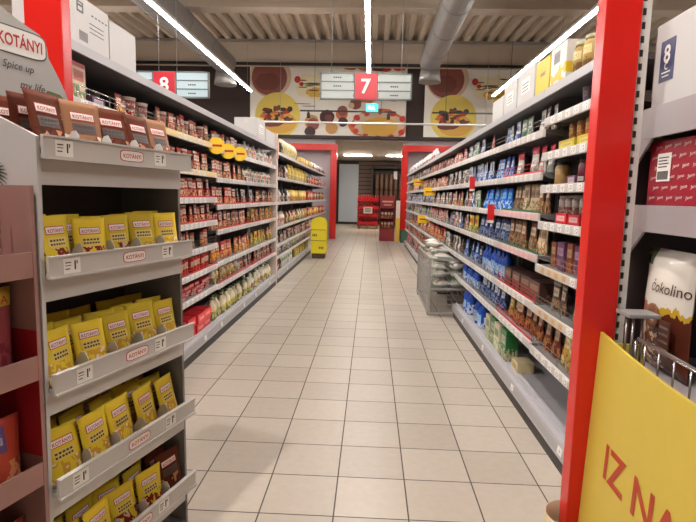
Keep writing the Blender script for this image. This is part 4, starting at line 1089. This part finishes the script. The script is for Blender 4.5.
# the cocoa snack bag in the basket
def bag_mat():
    m = bpy.data.materials.new('cocoa_bag'); m.use_nodes = True; q = NT(m)
    tc = q.n('ShaderNodeTexCoord'); sp = q.n('ShaderNodeSeparateXYZ'); q.t.links.new(tc.outputs['Generated'], sp.inputs[0]); x, z = sp.outputs[0], sp.outputs[2]
    nz = q.n('ShaderNodeTexNoise'); nz.inputs['Scale'].default_value = 6; q.t.links.new(tc.outputs['Generated'], nz.inputs['Vector'])
    n2 = q.n('ShaderNodeTexNoise'); n2.inputs['Scale'].default_value = 13; q.t.links.new(tc.outputs['Generated'], n2.inputs['Vector'])
    col = lin((222, 214, 204))
    zz = q.m('ADD', z, q.m('MULTIPLY', nz.outputs['Fac'], .3))
    col = q.mix(q.band(zz, .60, .69), col, lin((190, 120, 96)))
    col = q.mix(q.m('LESS_THAN', zz, .58), col, q.mix(q.m('GREATER_THAN', n2.outputs['Fac'], .52), lin((104, 60, 40)), lin((206, 176, 150))))
    col = q.mix(q.m('MULTIPLY', q.band(zz, .55, .72), q.m('GREATER_THAN', x, .55)), col, lin((196, 160, 50)))
    col = q.mix(q.m('MULTIPLY', q.m('LESS_THAN', zz, .66), q.m('GREATER_THAN', x, .62)), col, lin((92, 44, 30)))
    col = q.mix(q.m('MULTIPLY', q.m('GREATER_THAN', z, .86), q.m('LESS_THAN', x, .24)), col, lin((110, 130, 90)))
    q.t.links.new(col, q.b.inputs['Base Color']); q.b.inputs['Roughness'].default_value = .22
    return m
t = thing('cereal_bag', 'large white and brown cocoa cereal bag standing in promotion bin', 'bag', (1.215, 2.145, .716), -PI/2-.02)
link('bag_body', pillow(.36, .50, .13, bag_mat(), 'bag_body', 10, 12), t)
def bagsurf(x, z):
    u = x/.171; v = z/.5
    return -.065*max(.03, (1-abs(u)**2.2)*math.sin(PI*v)**.6)
mb = MB(); mb.keep = True
mb.text('čokolino', .048, .075, .355, surf=bagsurf, depth=.004, width=.185, slope=-.04)
mb.obj('lettering', mat('cocoa_ink', (70, 34, 26), .4), t)
mb = MB(); mb.lathe([(.034, -.0008), (.052, -.004), (.048, -.008), (.022, -.006)], 16, c=(.02, -.0655, .235), axis='y', cap=False)
mb.obj('printed_ring', mat('ring_brown', (120, 74, 44), .5), t)
mb = MB(); mb.box((.075, -.070, .10), (.155, -.066, .235), .002); mb.mi = 1
for r in range(4): mb.box((.085, -.072, .12+r*.028), (.145, -.0705, .128+r*.028))
mb.obj('brown_panel', [mat('panel_brown', (84, 40, 28), .4), CARD_BROWN], t)
# bumper guard round the foot of the post
t = thing('bumper_guard', 'low cream round bumper guard around the foot of the red post', 'bumper', (.885, 2.09, 0))
mb = MB(); mb.lathe([(.115, 0), (.115, .10), (.111, .10), (.111, .004)], 28, cap=False); mb.obj('shell', mat('guard_cream', (188, 170, 140), .35), t)

# ---------------------------------------------------------------- wire bin with white packs on the cart side
t = thing('wire_bin', 'grey wire bin of white packs standing in front of cart side rack', 'bin', (.965, 6.95, 0))
BX, BY, BZ = .24, .735, .70
BG = mat('bin_wire', (168, 164, 158), .35, .4)
mb = MB()
for sx in (-1, 1):
    for sy in (-1, 1): mb.box((sx*BX-.014, sy*BY-.014, .02), (sx*BX+.014, sy*BY+.014, BZ))
for sx in (-1, 1):
    for z in (.04, BZ-.014): mb.box((sx*BX-.012, -BY, z-.014), (sx*BX+.012, BY, z+.014))
for sy in (-1, 1):
    for z in (.04, BZ-.014, .33): mb.box((-BX, sy*BY-.012, z-.012), (BX, sy*BY+.012, z+.012))
mb.obj('frame', BG, t)
for sx in (-1, 1):
    mb = MB()
    for k in range(24): mb.box((sx*BX-.002, -BY+.03+k*.063, .05), (sx*BX+.002, -BY+.034+k*.063, BZ-.02))
    for k in range(11): mb.box((sx*BX-.002, -BY, .09+k*.055), (sx*BX+.002, BY, .094+k*.055))
    mb.obj('side_mesh', BG, t)
for sy in (-1, 1):
    mb = MB()
    for k in range(8): mb.box((-BX+.03+k*.06, sy*BY-.002, .05), (-BX+.034+k*.06, sy*BY+.002, BZ-.02))
    for k in range(11): mb.box((-BX, sy*BY-.002, .09+k*.055), (BX, sy*BY+.002, .094+k*.055))
    mb.obj('end_mesh', BG, t)
MB().box((-BX+.003, -BY+.003, .33), (BX-.003, BY-.003, .338)).obj('bin_floor', BG, t)
for sx in (-1, 1):
    for sy in (-1, 1): MB().lathe([(.022, -.012), (.022, .012)], 12, c=(sx*BX, sy*(BY-.08), .0225), axis='x').obj('castor', BLACK, t)
wp = pillow(.2, .17, .10, pack('white_bin_pack', (216, 214, 206), (150, 170, 140), [(110, 140, 100), (190, 186, 180)]), 'white_pack', 5, 6)
wp2 = pillow(.2, .17, .10, pack('pale_bin_pack', (204, 206, 196), (176, 110, 100), [(150, 150, 130), (222, 218, 210)]), 'white_pack', 5, 6)
LAYN = ['lowest', 'second', 'third', 'fourth', 'top']
cnt = 0
for lay in range(5):
    for r in range(7):
        for c in range(2):
            if lay >= 3 and (c or (lay == 4 and r not in (2, 4))): continue
            o = link('white_pack', wp if (r+c+lay) % 3 else wp2, None, (.965 + (c-.5)*.21 + (.04 if lay == 3 else .02 if lay == 4 else 0), 6.95-.59+r*.195, .338+.052+lay*.103))
            o.rotation_euler = (PI/2 + RS.uniform(-.12, .12), RS.uniform(-.1, .1), RS.uniform(-.25, .25)); o.location.y += .085
            if lay >= 3: o.rotation_euler[0] += RS.uniform(-.3, .3); o.rotation_euler[2] += RS.uniform(-.6, .6)
            tag(o, 'white pack, %s layer in wire bin, %s row from camera end, %s side' % (LAYN[lay], ORD[r+1], ('aisle', 'rack')[c]), 'pack', 'white packs in the wire bin')

# ---------------------------------------------------------------- yellow cardboard stand on the pouch side
t = thing('yellow_display_stand', 'rounded yellow cardboard display stand in front of the far pouch side racks', 'display stand', (-1.15, 11.85, 0))
YS = mat('yellow_stand', (226, 206, 30), .45)
arch = [(-.165, .12), (.165, .12), (.165, .80)] + [(.165*math.cos(a*PI/8), .80+.12*math.sin(a*PI/8)) for a in range(1, 8)] + [(-.165, .80)]
mb = MB(); mb.prism(arch, -.2, -.185); mb.mi = 1
for z in (.64, .40): mb.box((-.165, -.2022, z), (.165, -.2005, z+.012))
for x0, z0 in ((.02, .22), (-.13, .50)):
    for j in range(3): mb.box((x0+j*.036, -.2022, z0), (x0+.024+j*.036, -.2005, z0+.05))
mb.obj('end_panel', [YS, INK], t)
mb = MB(); mb.prism(arch, .185, .2); mb.obj('end_panel', YS, t)
MB().box((-.16, -.184, .12), (-.145, .184, .80)).obj('back_panel', YS, t)
for z in (.14, .40, .64): MB().prism_y([(-.184, z), (.184, z), (.184, z+.01), (-.184, z+.01)], -.144, .16).obj('shelf', YS, t)
MB().box((-.14, -.17, 0), (.14, .17, .12)).obj('base', mat('stand_base_brown', (84, 66, 50), .7), t)
for k, (z, n_) in enumerate(((.151, 'lowest'), (.411, 'middle'), (.651, 'upper'))):
    for c in range(3):
        o = link('carton', KIND['cream_carton']['mesh'], None, (-1.07, 11.85-.115+c*.115, z), PI/2); o.scale = (.62, .62, .7)
        tag(o, 'small cream carton on %s yellow stand shelf, %s from camera' % (n_, ORD[c+1]), 'box', 'cartons in the yellow stand')

# ---------------------------------------------------------------- the zone beyond the passage
# stack of red bottle packs on a pallet
t = thing('pallet', 'wooden pallet under the stacked red bottle packs beyond the passage', 'pallet', (-.12, 23.6, 0))
mb = MB()
for k in range(5): mb.box((-.47, -.4+k*.17, .11), (.47, -.28+k*.17, .13))
mb.obj('deck_boards', mat('pallet_wood', (150, 120, 90), .8), t)
mb = MB()
for x_ in (-.44, -.05, .34): mb.box((x_, -.4, 0), (x_+.1, .4, .109))
mb.obj('bearers', mat('pallet_wood', (150, 120, 90), .8), t)
mb = MB()
for c in range(3):
    for r in range(2): mb.lathe([(.045, 0), (.05, .02), (.05, .19), (.02, .27), (.018, .31)], 10, c=(-.103+c*.103, -.052+r*.104, 0))
mb.mi = 1; mb.box((-.154, -.105, .07), (.154, .105, .17)); mb.mi = 2
for c in range(3):
    for r in range(2): mb.lathe([(.02, .311), (.02, .335)], 8, c=(-.103+c*.103, -.052+r*.104, 0))
pk = mb.mesh('bottle_pack', [mat('cola_dark', (176, 30, 36), .3), mat('cola_red', (206, 26, 36), .35), mat('cola_cap', (210, 40, 40), .4)])
for l in range(4):
    for r in range(3):
        for c in range(3):
            o = link('bottle_pack', pk, None, (-.12-.31+c*.31, 23.6-.25+r*.23, .131+l*.336))
            tag(o, 'red bottle pack, %s layer of pallet stack, %s row, %s column from door' % (('lowest', 'second', 'third', 'top')[l], ('front', 'middle', 'rear')[r], ORD[c+1]), 'bottle pack', 'red bottle packs on the pallet')
t = thing('price_sheet', 'white price sheet on front of the red bottle packs', 'sign', (-.12, 23.22, .82))
MB().box((-.2, -.004, -.14), (.2, .004, .14)).obj('sheet', PAPER, t)
mb = MB()
for j in range(3): mb.box((-.12, -.0052, -.07+j*.06), (.12, -.0042, -.04+j*.06))
mb.obj('printing', mat('sheet_print', (170, 90, 96), .6), t)
# dark red cardboard display in the passage
t = thing('red_display_stand', 'tall dark red cardboard display standing beside the far red frame', 'display stand', (.54, 17.1, 0))
DR = mat('dark_red_card', (122, 22, 28), .5)
mb = MB(); mb.box((-.24, -.2, 0), (-.225, .2, 1.32)); mb.obj('side_panel', DR, t)
mb = MB(); mb.box((.225, -.2, 0), (.24, .2, 1.32)); mb.obj('side_panel', DR, t)
MB().box((-.224, .185, 0), (.224, .2, 1.32)).obj('back_panel', DR, t)
mb = MB(); mb.box((-.24, -.2, 1.05), (.24, -.18, 1.46), .01); mb.mi = 1
mb.box((-.17, -.2022, 1.24), (.17, -.2005, 1.29)); mb.box((-.12, -.2022, 1.14), (.12, -.2005, 1.18)); mb.obj('header', [DR, mat('header_print', (196, 130, 110), .5)], t)
mb = MB(); mb.box((-.224, -.2, .0), (.224, -.18, .40)); mb.obj('front_panel', DR, t)
for z in (.40, .72): MB().box((-.223, -.178, z), (.223, .184, z+.012)).obj('shelf', DR, t)
for l, z in enumerate((.413, .733)):
    for c in range(4):
        o = link('snack_bag', KIND['maroon_bag']['mesh'], None, (.54-.16+c*.107, 17.0, z)); o.scale = (.75, .75, 1.1)
        tag(o, 'brown snack bag on %s shelf of dark red display, %s from the door side' % (('lower', 'upper')[l], ORD[c+1]), 'bag', 'bags in the dark red display')
t = thing('tall_display', 'yellow and white display column squeezed beside the far red post', 'display stand', (.875, 17.0, 0))
MB().box((-.07, -.14, 0), (.07, .14, .75), .004).obj('lower_body', mat('display_gold', (206, 166, 60), .5), t)
MB().box((-.065, -.13, .751), (.065, .13, 1.3), .004).obj('upper_body', mat('display_white', (206, 190, 176), .5), t)
t = thing('green_crate', 'dark green plastic crate on floor at foot of far red frame', 'crate', (1.12, 16.6, 0))
mb = MB(); mb.box((-.17, -.22, 0), (.17, .22, .02)); mb.obj('crate_floor', mat('crate_green', (60, 96, 78), .5), t)
for a, b_ in (((-.17, -.22), (.17, -.2)), ((-.17, .2), (.17, .22)), ((-.17, -.199), (-.15, .199)), ((.15, -.199), (.17, .199))):
    mb = MB()
    for k in range(5): mb.box((a[0], a[1], .0201+k*.075), (b_[0], b_[1], .075+k*.075))
    for xx in (a[0], b_[0]-.02):
        for yy2 in (a[1], b_[1]-.02): mb.box((xx, yy2, .02), (xx+.02, yy2+.02, .4))
    mb.obj('crate_wall', mat('crate_green', (60, 96, 78), .5), t)
# dark tall rack with upright rolls on the back wall
t = thing('dark_rack', 'dark tall rack with upright brown rolls against the far wall', 'rack', (1.0, 26.4, 0))
DK = mat('rack_dark', (44, 36, 36), .6)
for x_ in (-.95, .95): MB().box((x_-.03, -.3, 0), (x_+.03, .35, 2.9)).obj('upright', DK, t)
for z in (.3, 1.3, 2.8): MB().box((-.91, -.3, z), (.91, .35, z+.05)).obj('shelf', DK, t)
MB().box((-.91, .3501, 0), (.91, .37, 2.9)).obj('back_panel', DK, t)
rl = MB().lathe([(.09, 0), (.1, .01), (.1, 1.18), (.09, 1.19)], 12).mesh('fabric_roll', pack('roll', (120, 92, 78), (90, 66, 56), None, lz=(.3, .4), lx=(0, 1)))
for c in range(7):
    x_ = .18 + c*.26
    if abs(x_-1.0) < .13: x_ += .0
    o = link('fabric_roll', rl, None, (.28+c*.235, 26.35, 1.351))
    tag(o, 'upright brown roll on the dark rack, %s from the bottle packs' % ORD[c+1], 'roll', 'upright rolls on the dark rack')
for x_ in (.18, 1.9): pass
t = thing('hanging_tag', 'small white tag hanging from soffit beside the far red frame', 'sign', (.80, 17.9, 2.14))
MB().box((-.06, -.004, -.13), (.06, .004, .13)).obj('card', PAPER, t)
MB().tube([(0, 0, .13), (0, 0, 1.08)], .003, 5).obj('string', GREY_METAL, t)
for x_, lab in ((-.6, 'short lamp on the low soffit beyond the passage, door side'), (1.2, 'short lamp on the low soffit beyond the passage, rack side')):
    t = thing('soffit_lamp', lab, 'ceiling light', (x_, 23.0, 3.2195), 0, 'soffit lamps')
    MB().box((-.6, -.035, -.05), (.6, .035, -.0005)).obj('housing', WHITE_METAL, t)
    MB().box((-.58, -.02, -.06), (.58, .02, -.0505)).obj('diffuser', mat('soffit_glow', (255, 240, 220), .5, emit=420), t)
print('products', NPROD[0], 'objects', len(bpy.data.objects))
